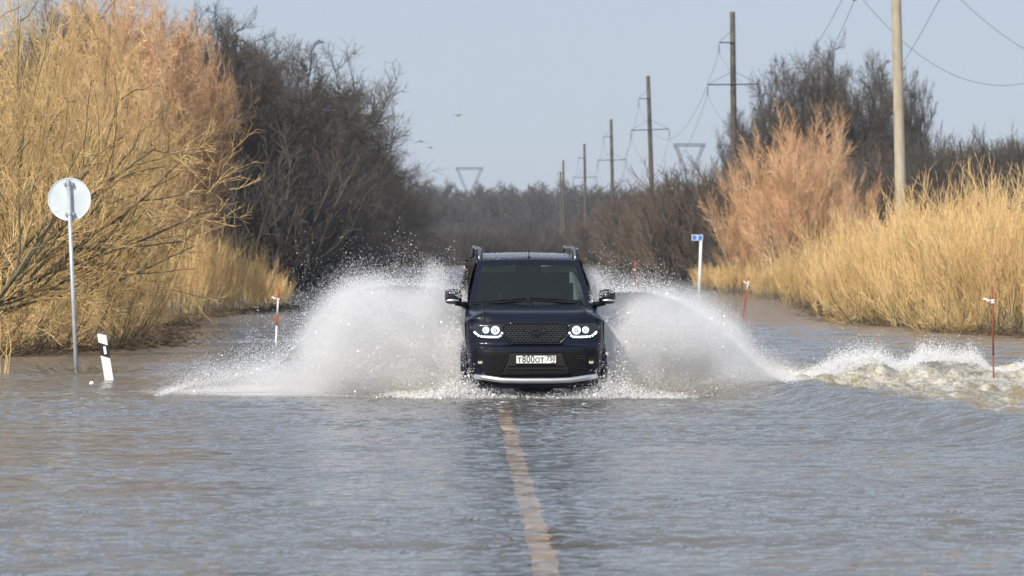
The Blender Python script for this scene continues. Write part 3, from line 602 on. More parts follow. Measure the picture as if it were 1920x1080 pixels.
# flotsam by the sign
b = MB(); rr = random.Random(4)
for k in range(60):
    a = rr.random()*6.28; l = rr.uniform(.08, .45); x, y = rr.gauss(0, .33), rr.gauss(0, .5)
    b.tube([(x, y, .01), (x+l*.5*math.cos(a), y+l*.5*math.sin(a), rr.uniform(.0, .08)), (x+l*math.cos(a), y+l*math.sin(a), rr.uniform(-.01, .16))], .005, 4)
o = b.build('twig_debris', M['willow_bark']); o.location = (-6.1, 61.0, 0); tag(o, 'tangle of drifted twigs caught at the foot of the sign pole', 'debris')
b = MB(); rr = random.Random(8)
b.grid(lambda u, v: (.045*math.cos(6.283*u)*math.sin(3.1416*v)*(1+.3*math.sin(9*u+3)), .04*math.sin(6.283*u)*math.sin(3.1416*v), .02+.045*math.cos(3.1416*v)*(1+.6*math.sin(6.283*u*2))), 14, 8)
o = b.build('white_scrap', M['white']); o.location = (-5.4, 55.5, 0); o.scale = (.7, .6, .55); tag(o, 'small white scrap floating in front of the guide post', 'litter')
b = MB(); rr = random.Random(12)
for k in range(14):
    x, y = rr.gauss(0, .12), rr.gauss(0, .3); h = rr.uniform(.4, .95); b.tube([(x, y, -.3), (x+rr.gauss(0, .05), y, h*.5), (x+rr.gauss(0, .12), y, h)], [.008, .006, .003], 4)
o = b.build('dry_reeds', M['straw_twig']); o.location = (-7.45, 60.5, 0); tag(o, 'pale dry stalks in the water at the left picture edge', 'reeds')

# ------------------------------------------------------------------ the car (x across, y back from the bumper, z over the water)
CAR = empty('car', (1.0, 50.0, 0), R(2.2)); tag(CAR, 'black off-road car with lit headlamps driving through the flood towards the viewer', 'car')
def carpaint():
    m = noisy('car_paint', (.0018, .0035, .012), (.0025, .005, .019), 3, rough=.4, spec=.1); b_ = m.node_tree.nodes['Principled BSDF']; b_.inputs['Coat Weight'].default_value = .6; b_.inputs['Coat Roughness'].default_value = .06; b_.inputs['Metallic'].default_value = 0
    t = m.node_tree; tc = t.nodes.new('ShaderNodeTexCoord'); v = t.nodes.new('ShaderNodeTexVoronoi'); v.inputs['Scale'].default_value = 45; n = t.nodes.new('ShaderNodeTexNoise'); n.inputs['Scale'].default_value = 12
    s = t.nodes.new('ShaderNodeMath'); s.operation = 'MULTIPLY'; bp_ = t.nodes.new('ShaderNodeBump'); bp_.inputs['Strength'].default_value = .12; bp_.inputs['Distance'].default_value = .01
    t.links.new(tc.outputs['Object'], v.inputs['Vector']); t.links.new(tc.outputs['Object'], n.inputs[0]); t.links.new(v.outputs['Distance'], s.inputs[0]); t.links.new(n.outputs[0], s.inputs[1])
    t.links.new(s.outputs[0], bp_.inputs['Height']); t.links.new(bp_.outputs[0], b_.inputs['Coat Normal']); return m
M['paint'] = carpaint()
M['plastic'] = noisy('black_plastic', (.003, .003, .004), (.007, .007, .008), 30, rough=.55, spec=.15)
M['gloss_black'] = mat('gloss_black', (.004, .004, .005), .15, coat=.6)
M['tyre'] = noisy('tyre_rubber', (.008, .008, .008), (.02, .019, .018), 12, rough=.6)
M['rim'] = mat('rim_alloy', (.25, .25, .26), .35, .8)
M['chrome'] = mat('chrome', (.88, .88, .88), .34, 1); M['fog'] = mat('fog_glass', (.75, .75, .45), .3)
M['railgrey'] = mat('rail_grey', (.22, .23, .25), .3, .8); M['inner'] = mat('cabin_dark', (.010, .010, .010), .9)
M['visor'] = mat('visor_grey', (.75, .82, .76), .9)
M['seat'] = mat('seat_fabric', (.035, .035, .038), .9)
M['skin'] = mat('skin', (.45, .27, .2), .6); M['shirt'] = mat('dark_jacket', (.03, .03, .04), .9)
M['lamp'] = mat('lamp_light', (.85, .92, 1), .3, emit=.38); M['drl'] = mat('daytime_led', (.85, .92, 1), .3, emit=2.2)
M['lampring'] = mat('lamp_inner', (.16, .17, .19), .3, .5)
M['housing'] = mat('lamp_housing', (.02, .022, .028), .18, .2, coat=.8)
def glass(name, op, col=(.012, .018, .016)):
    m = bpy.data.materials.new(name); m.use_nodes = True; t = m.node_tree; N = t.nodes; L = t.links; N.clear()
    o = N.new('ShaderNodeOutputMaterial'); g = N.new('ShaderNodeBsdfGlossy'); g.inputs['Roughness'].default_value = .03
    tr = N.new('ShaderNodeBsdfTransparent'); tr.inputs[0].default_value = (.62, .75, .68, 1); d = N.new('ShaderNodeBsdfDiffuse'); d.inputs[0].default_value = (*col, 1)
    a = N.new('ShaderNodeMixShader'); a.inputs[0].default_value = op; L.new(tr.outputs[0], a.inputs[1]); L.new(d.outputs[0], a.inputs[2])
    f = N.new('ShaderNodeFresnel'); f.inputs[0].default_value = 1.45; b = N.new('ShaderNodeMixShader'); L.new(f.outputs[0], b.inputs[0]); L.new(a.outputs[0], b.inputs[1]); L.new(g.outputs[0], b.inputs[2]); L.new(b.outputs[0], o.inputs[0]); return m
M['glass'] = glass('tinted_sheen_glass', .30, (.03, .04, .038)); M['sideglass'] = glass('side_glass', .96); M['clear'] = glass('clear_lens', 0.0)  # windscreen tint carries a paler diffuse colour, painting in a sky-like sheen
PR = [(.12, .13), (.05, .17), (.015, .24), (0, .33), (0, .45), (.0, .58), (.004, .665), (.018, .695), (.055, .705), (.062, .80), (.075, .92), (.085, 1.0), (.10, 1.04), (.135, 1.085), (.19, 1.125), (.27, 1.152), (.40, 1.172), (.6, 1.192), (.9, 1.215), (1.24, 1.235)]
def lerp_tab(tab, v):
    for (a, x), (b, y) in zip(tab[:-1], tab[1:]):
        if v <= b: return x+(y-x)*(v-a)/(b-a)
    return tab[-1][1]
WZ_ = [(0, .80), (.15, .82), (.3, .865), (.45, .885), (.6, .90), (.8, .925), (1.0, .93), (1.1, .915), (1.3, .90)]
PL_ = [(0, 0), (.4, .006), (.6, .022), (.75, .06), (.84, .115), (.90, .19), (.93, .30), (1.2, .9)]
NP = len(PR)-1
def front(tx, s):       # tx -1..1 across, s 0..1 along the profile
    q = s*NP; k = min(int(q), NP-1); u = q-k; y = PR[k][0]*(1-u)+PR[k+1][0]*u; z = PR[k][1]*(1-u)+PR[k+1][1]*u
    hood = max(0, min(1, (z-1.0)/.15)); hood = hood*hood*(3-2*hood)
    x = tx*.93*(lerp_tab(WZ_, min(z, 1.0))/.93); ax = abs(tx)
    y2 = y+lerp_tab(PL_, ax*.93)*(1-hood*.95); sh = max(0, (ax-.70)/.30)
    bk = max(0, min(1, (y-.3)/.9)); x *= 1-.055*bk*hood*ax**3; z2 = z-hood*(.13-.07*bk)*sh**1.7+.010*hood*math.exp(-((ax-.70)/.05)**2)
    if ax > .99: y2 = max(y2, .33)
    return (x, y2, z2)
def ins(tx, s):
    x, y, z = front(tx, s); return x, y, z
TX = sorted(set([round(v, 4) for v in list(np.linspace(-1, 1, 61))]))
b = MB(); ns = NP*2
b.grid(lambda u, v: front(TX[int(round(u*60))], v), 60, ns, keep=lambda u, v: not (int(v*ns)//2 >= 11 and True and abs(2*u-1) < .735))
body = b.build('body', M['paint'], CAR, smooth=True)
# hood as its own panel, a hair proud
b = MB(); b.grid(lambda u, v: (lambda p: (p[0], p[1]-.003, p[2]+.004))(front((2*u-1)*(.715), (11.12+v*(NP-11.12))/NP)), 48, 22); b.build('hood', M['paint'], CAR, smooth=True)
b = MB()
for q in (-1, 1): b.tube([(lambda p: (p[0], p[1]+.004, p[2]-.004))(front(q*.725, (11+k/18*(NP-11))/NP)) for k in range(19)], .008, 4)
b.tube([(lambda p: (p[0], p[1]+.006, p[2]))(front(t_, 11.05/NP)) for t_ in np.linspace(-.72, .72, 30)], .008, 4); b.build('panel_gap', M['inner'], CAR)
# sides with wheel arches
def side(q):
    def f(u, v):
        y = .33+u*4.35; z = .20+v*(1.19-.20) if v < 1 else 1.19
        zt = 1.03+min(1, max(0, (y-.33)/.90))*.145; z = .20+v*(zt-.20)
        x = lerp_tab(WZ_, min(z, 1.0))-.052*max(0, min(1, (z-1.03)/.145)); x -= .06*max(0, (y-4.3)/.4)**2
        return (q*x, y, z)
    def keep(u, v):
        y = .33+u*4.35; z = .20+v*.98
        return all(math.hypot(y-a, z-.26) > .44 for a in (.88, 3.64))
    b = MB(); b.grid(f, 130, 30, keep); b.build('side_panel', M['paint'], CAR, smooth=True)
    for a in (.88, 3.64):
        b = MB(); b.tube([(q*.932, a+.45*math.cos(t_), .26+.45*math.sin(t_)) for t_ in np.linspace(-.15, 3.29, 22)], .048, 8); b.build('fender_flare', M['paint'], CAR, smooth=True)
        b = MB(); b.prism([(a+.45*math.cos(t_), .26+.45*math.sin(t_)) for t_ in np.linspace(0, 3.1416, 14)], q*.40, q*.41, 'x'); b.build('wheel_well', M['inner'], CAR)
        for _ in (0,):
            wh = empty('wheel', (q*.78, a, .255)); wh.parent = CAR
            b = MB(); prof = [(-.115, .20), (-.125, .30), (-.11, .355), (-.05, .368), (.05, .368), (.11, .355), (.125, .30), (.115, .20)]
            b.grid(lambda u, v: (lambda p: (p[0], p[1]*math.cos(6.2832*u), p[1]*math.sin(6.2832*u)))(prof[min(7, int(round(v*7)))]), 40, 7); b.build('tyre', M['tyre'], wh, smooth=True)
            b = MB(); b.tube([(q*.02, 0, 0), (q*.10, 0, 0)], .2, 28); b.tube([(q*.10, 0, 0), (q*.125, 0, 0)], .05, 14)
            for k in range(6): b.box((q*.11, .12*math.cos(k*1.047), .12*math.sin(k*1.047)), (.02, .16, .045), Matrix.Rotation(k*1.047, 3, 'X'))
            b.build('rim', M['rim'], wh)
side(-1); side(1)
# greenhouse
BOT, TOP = [(1.17, 4.62), .875, 1.185], [(1.80, 4.50), .715, 1.83]
def gp_(q, u, v, o=0):      # side patch, u along the car, v up
    y0, y1 = BOT[0][0]*(1-v)+TOP[0][0]*v, BOT[0][1]*(1-v)+TOP[0][1]*v
    return (q*(BOT[1]*(1-v)+TOP[1]*v+.025*math.sin(math.pi*v)+o), y0+(y1-y0)*u, BOT[2]*(1-v)+TOP[2]*v)
WIN = [(.05, .285), (.315, .60), (.63, .93)]
for q in (-1, 1):
    b = MB(); b.grid(lambda u, v: gp_(q, u, v), 100, 16, keep=lambda u, v: not any(a <= u <= c for a, c in WIN) or v < .10 or v > .88); b.build('window_surround', M['paint'], CAR, smooth=True)
    for a, c in WIN:
        b = MB(); b.grid(lambda u, v: gp_(q, a-.008+(c-a+.016)*u, .09+.80*v, -.006), 6, 8); b.build('side_window', M['sideglass'], CAR, smooth=True)
    b = MB(); b.grid(lambda u, v: (lambda p: (q*(.895-.02*u), 1.15+3.4*u, 1.165+.03*v))(0), 20, 1); b.build('belt_trim', M['plastic'], CAR, solid=.01)
def ws(t_, v, o=0):        # windscreen surface
    hw = .845*(1-v)+.695*v; y = 1.20*(1-v)+1.80*v-.11*(1-t_*t_)*(1-.4*v)-o*.7; z = 1.215*(1-v)+1.815*v+.012*(1-t_*t_)*v+o*.7
    return (t_*hw, y, z)
b = MB(); b.grid(lambda u, v: ws((2*u-1)*.945, .03+.90*v, .0), 24, 10); b.build('windshield', M['glass'], CAR, smooth=True)
b = MB(); b.grid(lambda u, v: ws(2*u-1, v, .006), 60, 40, keep=lambda u, v: abs(2*u-1) > .915 or v > .91); b.build('windshield_frame', M['paint'], CAR, smooth=True)
b = MB(); b.grid(lambda u, v: ws((2*u-1)*.915, v, .003), 60, 40, keep=lambda u, v: abs(2*u-1) > .965 or v > .885 or v < .10); b.build('glass_border', M['gloss_black'], CAR, smooth=True)
b = MB(); b.grid(lambda u, v: (lambda p, f_: (p[0]*(1-v)+f_[0]*v*.98, p[1]*(1-v)+f_[1]*v, p[2]*(1-v)+(f_[2]-.012)*v))(ws(2*u-1, .02, -.004), front((2*u-1)*.9, .94)), 30, 4); b.build('cowl', M['plastic'], CAR)
RZT = [(1.80, 1.822), (1.86, 1.85), (2.0, 1.878), (2.3, 1.903), (2.8, 1.922), (3.4, 1.93), (4.1, 1.92), (4.5, 1.88), (4.6, 1.83)]
def roof(t_, y): 
    z = lerp_tab(RZT, y); a = abs(t_); return (t_*.722, y-.05*(1-t_*t_)*(y < 2), z-.02*a*a-(z-1.80)*max(0, (a-.80)/.2)**2.2)
b = MB(); b.grid(lambda u, v: roof(2*u-1, 1.80+2.8*v), 48, 40); b.build('roof', M['paint'], CAR, smooth=True)
b = MB(); q_ = random.Random(3)
for k in range(420):
    p = roof(q_.uniform(-.85, .85), q_.uniform(1.83, 4.3)); r_ = q_.uniform(.004, .012); b.add([(p[0]-r_*1.5, p[1], p[2]), (p[0], p[1]-r_*1.5, p[2]), (p[0]+r_*1.5, p[1], p[2]), (p[0], p[1]+r_*1.5, p[2]), (p[0], p[1], p[2]+r_*.8)], [(0, 1, 4), (1, 2, 4), (2, 3, 4), (3, 0, 4)])
M['bead'] = mat('water_bead', (.35, .36, .38), .1); tag(b.build('water_beads', M['bead'], CAR, smooth=True), kind='stuff')
b = MB(); b.box((0, 4.66, .75), (1.72, .05, 1.0)); b.box((0, 4.58, 1.5), (1.5, .04, .66)); b.build('tailgate', M['paint'], CAR)
b = MB(); b.box((0, 2.5, .22), (1.5, 4.0, .10)); b.box((0, .62, .16), (.5, .5, .16)); b.tube([(-.7, .88, .22), (.7, .88, .22)], .05, 8); b.build('underbody', M['inner'], CAR)
b = MB(); b.box((0, 1.45, 1.02), (1.55, .5, .18)); b.box((0, 4.4, 1.3), (1.4, .02, .9)); b.box((0, 3, .9), (1.6, 3.2, .02)); b.build('dashboard', M['inner'], CAR)
for x in (-.38, .38):
    b = MB(); b.grid(lambda u, v: (x-.27+.54*u, 2.28+.06*math.sin(math.pi*u), .85+.66*v), 8, 6); b.box((x, 2.35, 1.18), (.50, .14, .66)); b.box((x, 2.36, 1.60), (.26, .10, .17)); b.build('seat', M['seat'], CAR, bevel=.03)
    b = MB(); b.box((x*1.08, 1.84, 1.715), (.46, .02, .10)); b.build('sun_visor', M['visor'], CAR, bevel=.008)
b = MB(); b.tube([(.38+.19*math.cos(a), 1.70+.07*math.sin(a), 1.20+.18*math.sin(a)) for a in np.linspace(0, 6.2832, 25)], .016, 6, cap=False); b.build('steering_wheel', M['plastic'], CAR, smooth=True)
b = MB(); b.box((0, 1.78, 1.70), (.20, .02, .06)); b.build('rear_mirror', M['plastic'], CAR, bevel=.01)
# wipers
for pts in ([(-.10+.02, 0, 0)],):
    pass
def wiper(x0, x1, v0, v1, px_):
    b = MB(); P = [ws(t_, v_, .028) for t_, v_ in zip(np.linspace(x0, x1, 9), np.linspace(v0, v1, 9))]; b.tube(P, .011, 5)
    m_ = ws((x0+x1)/2, (v0+v1)/2, .045); b.tube([ws(px_, -.02, .02), ws(px_*.97+.03*(x0+x1)/2, .03, .04), m_], [.014, .011, .008], 6); b.build('wiper', M['plastic'], CAR, smooth=True)
wiper(-.93, -.08, .035, .12, .02); wiper(-.02, .80, .14, .06, .82)
# antenna, rails
b = MB(); p = roof(.02, 1.92); b.tube([p, (p[0]-.004, p[1]+.06, p[2]+.15)], [.006, .003], 6); b.sphere((p[0], p[1], p[2]), .022, 10, 6); b.build('antenna', M['plastic'], CAR, smooth=True)
for q in (-1, 1):
    b = MB(); pr = [(2.0, 1.80), (2.04, 1.88), (2.12, 1.95), (2.24, 1.985), (2.5, 1.995), (3.9, 1.995), (4.15, 2.01), (4.25, 1.95), (4.3, 1.84)]
    pts = [(q*(.665-.015*(z-1.8)/.2), y, z) for y, z in pr]; b.tube(pts, [.026, .027, .026, .024, .022, .022, .024, .03, .035], 10); b.build('roof_rail', M['railgrey'], CAR, smooth=True)
    b = MB(); b.prism([(1.98, 1.84), (2.30, 1.87), (2.30, 1.99), (2.16, 1.97), (2.06, 1.91)], q*.615, q*.632, 'x'); b.prism([(1.96, 1.82), (2.30, 1.86), (2.30, 1.995), (2.14, 1.98), (2.02, 1.91)], q*.682, q*.715, 'x'); b.build('rail_foot', M['gloss_black'], CAR, bevel=.005)
# mirrors
for q in (-1, 1):
    b = MB(); cx, cz = q*1.045, 1.335
    b.grid(lambda u, v: (lambda a, e: (cx+.118*np.sign(math.cos(a))*abs(math.cos(a))**.55*math.sin(e)**.7, 1.32-.10*math.cos(e)*(1 if math.cos(e) > 0 else .3), cz+.105*np.sign(math.sin(a))*abs(math.sin(a))**.6*math.sin(e)**.7+.0))(6.2832*u, math.pi*min(max(v, .001), .999)), 28, 10)
    mr = b.build('mirror', M['gloss_black'], CAR, smooth=True)
    b = MB(); b.tube([(q*.83, 1.30, 1.215), (q*.95, 1.31, 1.235), (q*1.02, 1.31, 1.245)], [.04, .034, .03], 8); b.build('arm', M['plastic'], mr, smooth=True)
    b = MB(); b.grid(lambda u, v: (cx+q*(-.075+.17*u), 1.212+.02*(2*u-1)**2, cz-.062+.03*v*(1-.5*abs(2*u-1))), 12, 3); b.build('turn_signal', M['chrome'], mr, solid=.008, smooth=True)
# lamps -------------------------------------------------------------
def F(x, z):            # depth of the fascia at (x,z)
    y = None
    for (ya, za), (yb, zb) in zip(PR[:-1], PR[1:]):
        if za <= z <= zb: y = ya+(yb-ya)*(z-za)/(zb-za) if zb > za else yb
    return y+lerp_tab(PL_, abs(x)/lerp_tab(WZ_, min(z, 1.0))*.93)
def plate_on(poly, o0, name, m, parent, thick=.01, sub=14):
    """polygon in (x,z) draped on the fascia: dense grid clipped to the outline, extruded"""
    import bmesh
    xs = [p[0] for p in poly]; zs = [p[1] for p in poly]; bm = bmesh.new(); f = bm.faces.new([bm.verts.new((x, 0, z)) for x, z in poly])
    for k in range(1, sub):
        xx = min(xs)+(max(xs)-min(xs))*k/sub; bmesh.ops.bisect_plane(bm, geom=bm.verts[:]+bm.edges[:]+bm.faces[:], plane_co=(xx, 0, 0), plane_no=(1, 0, 0))
    for k in range(1, 5):
        zz = min(zs)+(max(zs)-min(zs))*k/5; bmesh.ops.bisect_plane(bm, geom=bm.verts[:]+bm.edges[:]+bm.faces[:], plane_co=(0, 0, zz), plane_no=(0, 0, 1))
    for v in bm.verts: v.co.y = F(v.co.x, v.co.z)-o0
    me = bpy.data.meshes.new(name); bm.to_mesh(me); bm.free(); me.materials.append(m); me.polygons.foreach_set('use_smooth', [True]*len(me.polygons))
    o = bpy.data.objects.new(name, me); COL.objects.link(o); o.parent = parent; q = o.modifiers.new('s', 'SOLIDIFY'); q.thickness = thick; q.offset = 0; return o
for q in (-1, 1):
    P = [(.435, .985), (.79, .990), (.865, .945), (.80, .87), (.745, .805), (.47, .805), (.42, .90)]
    hl = plate_on([(q*x, z) for x, z in P], .010, 'headlight', M['housing'], CAR, .02)
    for x, z, r_ in ((.537, .905, .058), (.660, .908, .046)):
        y = F(q*x, z)-.045; b = MB(); b.disc((q*x, z), 0.001, r_, y, 28, .03); b.build('lens', M['lamp'], hl)
        b = MB(); b.disc((q*x, z), r_*.98, r_*1.10, y-.004, 28, .04)
        b.box((q*x-.016, y-.003, z-.004), (.009, .004, r_*.9)); b.box((q*x+.016, y-.003, z-.004), (.009, .004, r_*.9)); b.disc((q*x, z), r_*.30, r_*.46, y-.002, 16, .004); b.build('lens_ring', M['lampring'], hl)
    pts = [(.815, .885), (.775, .845), (.735, .822), (.66, .816), (.58, .814), (.485, .816), (.458, .845), (.438, .888)]
    b = MB()
    for (x0, z0), (x1, z1) in zip(pts[:-1], pts[1:]):
        n = max(1, int(math.hypot(x1-x0, z1-z0)/.026))
        for k in range(n):
            t_ = (k+.5)/n; x, z = x0+(x1-x0)*t_, z0+(z1-z0)*t_; b.box((q*x, F(q*x, z)-.035, z), (.024, .012, .023), Matrix.Rotation(-math.atan2(z1-z0, q*(x1-x0)), 3, 'Y'))
    b.build('light_strip', M['drl'], hl)
# grille
G = [(-.42, .995), (.42, .995), (.44, .93), (.425, .83), (.315, .725), (-.315, .725), (-.425, .83), (-.44, .93)]
gr = plate_on(G, .004, 'grille', M['inner'], CAR, .006)
def inside(p, poly):
    c = False; n = len(poly)
    for i in range(n):
        (x0, z0), (x1, z1) = poly[i], poly[(i+1) % n]
        if (z0 > p[1]) != (z1 > p[1]) and p[0] < (x1-x0)*(p[1]-z0)/(z1-z0)+x0: c = not c
    return c
b = MB(); hs = .027; G2 = [(x*.97, .86+(z-.86)*.95) for x, z in G]
for j in range(-7, 10):
    for i in range(-16, 17):
        cx, cz = i*hs*1.9+(j % 2)*hs*.95, .86+(j-1)*hs*1.05
        if not inside((cx, cz), G2): continue
        for k in range(3):
            a0, a1 = math.pi/6+k*math.pi/3, math.pi/6+(k+1)*math.pi/3
            p0, p1 = [(cx+hs*1.08*math.cos(a), cz+hs*.66*math.sin(a)) for a in (a0, a1)]
            b.tube([(p0[0], F(*p0)-.022, p0[1]), (p1[0], F(*p1)-.022, p1[1])], .0045, 4, cap=False)
M['comb'] = mat('grille_mesh', (.10, .10, .11), .25, .7, coat=1); b.build('honeycomb', M['comb'], gr)
b = MB(); GG = G+[G[0]]; b.tube([(x, F(x, z)-.018, z) for (x0, z0), (x1, z1) in zip(GG[:-1], GG[1:]) for x, z in [(x0+(x1-x0)*k/6, z0+(z1-z0)*k/6) for k in range(6)]], .012, 6); b.build('surround', M['gloss_black'], gr, smooth=True)
b = MB(); y = F(0, .9)-.045; b.disc((0, .875), .040, .050, y, 28, .014)
for q in (-1, 1):
    b.add([(0, y-.004, .862), (q*.05, y-.004, .882), (q*.19, y+.003, .928), (q*.20, y+.003, .922), (q*.06, y-.004, .868), (0, y-.004, .846)], [(0, 1, 4, 5), (1, 2, 3, 4)])
b.build('emblem', M['gloss_black'], CAR, solid=.006)
# bumper pieces
LG = [(-.33, .605), (.33, .605), (.455, .325), (-.455, .325)]
lg = plate_on([(x*1.03, z) for x, z in LG], .006, 'lower_grille', M['inner'], CAR, .008)
b = MB()
for z in (.385, .43): w2 = .33+(.605-z)/.28*.125-.03; b.tube([(x, F(x, z)-.02, z) for x in np.linspace(-w2, w2, 9)], .007, 5)
b.build('slat', M['plastic'], lg)
b = MB(); P = [(-.34, .615), (.34, .615), (.465, .32), (-.465, .32), (-.34, .615)]; b.tube([(x, F(x, z)-.012, z) for (x0, z0), (x1, z1) in zip(P[:-1], P[1:]) for x, z in [(x0+(x1-x0)*k/6, z0+(z1-z0)*k/6) for k in range(6)]], .011, 6); b.build('frame', M['plastic'], lg, smooth=True)
plate_on([(-.60, .695), (.60, .695), (.78, .66), (.84, .56), (.84, .30), (.70, .22), (-.70, .22), (-.84, .30), (-.84, .56), (-.78, .66)], .003, 'lower_bumper', M['plastic'], CAR, .004, 20)
for q in (-1, 1):
    b = MB(); cx, cz = q*.735, .487; y = F(cx, cz)-.018; b.disc((cx, cz), .036, .052, y, 24, .03); b.disc((cx, cz), .001, .036, y+.016, 24, .004); fl = b.build('fog_light', M['gloss_black'], CAR)
    b = MB()
    for dx in (-.022, 0, .022): b.tube([(cx+dx, y+.006, cz-.018), (cx+dx, y+.006, cz+.010)], .006, 6)
    b.tube([(cx-.024, y+.006, cz-.018), (cx+.024, y+.006, cz-.018)], .006, 6); b.build('reflector', M['fog'] if 'fog' in M else M['chrome'], fl)
    for z in (.40, .435, .53, .56): b = MB(); b.tube([(x, F(x, z)-.012, z) for x in np.linspace(q*.53, q*.66, 5)], .006, 5); b.build('bumper_slat', M['gloss_black'], CAR)
# number plate
pe = MB(); pe.box((0, -.030, .520), (.535, .010, .108)); npl = pe.build('license_plate', M['gloss_black'], CAR, bevel=.002)
b = MB(); b.box((0, -.0375, .520), (.524, .004, .100)); b.build('plate_face', M['white'], npl)
b = MB()
for z in (.5715, .4685): b.box((0, -.0405, z), (.52, .001, .003))
b.box((.122, -.0405, .52), (.0028, .001, .10)); b.build('plate_border', M['black'], npl)
for tx, sz, x, z, sx in (('T', .095, -.220, .509, .95), ('8', .130, -.160, .518, .82), ('0', .130, -.103, .518, .82), ('0', .130, -.046, .518, .82), ('O', .095, .018, .509, .85), ('T', .095, .080, .509, .95), ('7', .090, .156, .530, .85), ('5', .090, .195, .530, .85), ('0', .090, .234, .530, .85)):
    text_mesh(tx, sz, (x, -.0405, z), M['black'], npl, 'plate_character', sx=sx, off=.002)
b = MB()
for z, m_ in ((0, 0),): b.box((.222, -.0410, .4790), (.055, .001, .012))
b.build('plate_flag', M['redflag'] if 'redflag' in M else M['red'], npl)
# bull bar
b = MB(); pts = [(-.80, .12, .292), (-.70, -.02, .285), (-.45, -.09, .250), (-.2, -.105, .243), (.2, -.105, .243), (.45, -.09, .250), (.70, -.02, .285), (.80, .12, .292)]
P2 = []
for a, c in zip(pts[:-1], pts[1:]): P2 += [tuple(a[i]+(c[i]-a[i])*k/4 for i in range(3)) for k in range(4)]
b.tube(P2+[pts[-1]], .036, 16)
for x in (-.5, .5): b.tube([(x, -.07, .25), (x, .15, .24)], .02, 8)
b.build('bull_bar', M['chrome'], CAR, smooth=True)
CAR.location.z = 0.0
# ------------------------------------------------------------------ thrown water: droplets and clots as real little bodies
def water_white(name, col, tr_w=.45):
    m = bpy.data.materials.new(name); m.use_nodes = True; t = m.node_tree; N = t.nodes; L = t.links; N.clear()
    o = N.new('ShaderNodeOutputMaterial'); d = N.new('ShaderNodeBsdfDiffuse'); d.inputs[0].default_value = (*col, 1); x = N.new('ShaderNodeBsdfTranslucent'); x.inputs[0].default_value = (*col, 1)
    g = N.new('ShaderNodeBsdfGlossy'); g.inputs['Roughness'].default_value = .15; a = N.new('ShaderNodeMixShader'); a.inputs[0].default_value = tr_w; b = N.new('ShaderNodeMixShader'); b.inputs[0].default_value = .06
    L.new(d.outputs[0], a.inputs[1]); L.new(x.outputs[0], a.inputs[2]); L.new(a.outputs[0], b.inputs[1]); L.new(g.outputs[0], b.inputs[2]); L.new(b.outputs[0], o.inputs[0]); return m
M['drop'] = water_white('spray_white', (.965, .965, .97)); M['mud_drop'] = water_white('spray_muddy', (.62, .55, .40))
TET = np.array([[1, 1, 1], [1, -1, -1], [-1, 1, -1], [-1, -1, 1]])/1.732; TF = np.array([[0, 1, 2], [0, 3, 1], [0, 2, 3], [1, 3, 2]])
def drops(name, P, size, m, r, parent=None):
    n = len(P); q = r.normal(size=(n, 4)); q /= np.linalg.norm(q, axis=1, keepdims=True); a, b, c, d = q.T
    Rm = np.stack([1-2*(c*c+d*d), 2*(b*c-a*d), 2*(b*d+a*c), 2*(b*c+a*d), 1-2*(b*b+d*d), 2*(c*d-a*b), 2*(b*d-a*c), 2*(c*d+a*b), 1-2*(b*b+c*c)], 1).reshape(n, 3, 3)
    V = np.einsum('nij,kj->nki', Rm, TET)*size[:, None, None]+P[:, None]
    F = (np.arange(n)*4)[:, None, None]+TF[None]
    return mesh_np(name, V.reshape(-1, 3), F.reshape(-1, 3), m, parent, smooth=False)
def noise3(P, seed, lam, n=24):
    r = np.random.default_rng(seed); h = np.zeros(len(P))
    for i in range(n):
        k = r.normal(size=3); k *= 6.283/(lam*(.5+1.5*r.random()))/np.linalg.norm(k); h += np.sin(P@k+r.random()*6.28)
    return h/math.sqrt(n/2)
def tabf(xs, ys): return lambda v: np.interp(v, xs, ys)
r = np.random.default_rng(77)
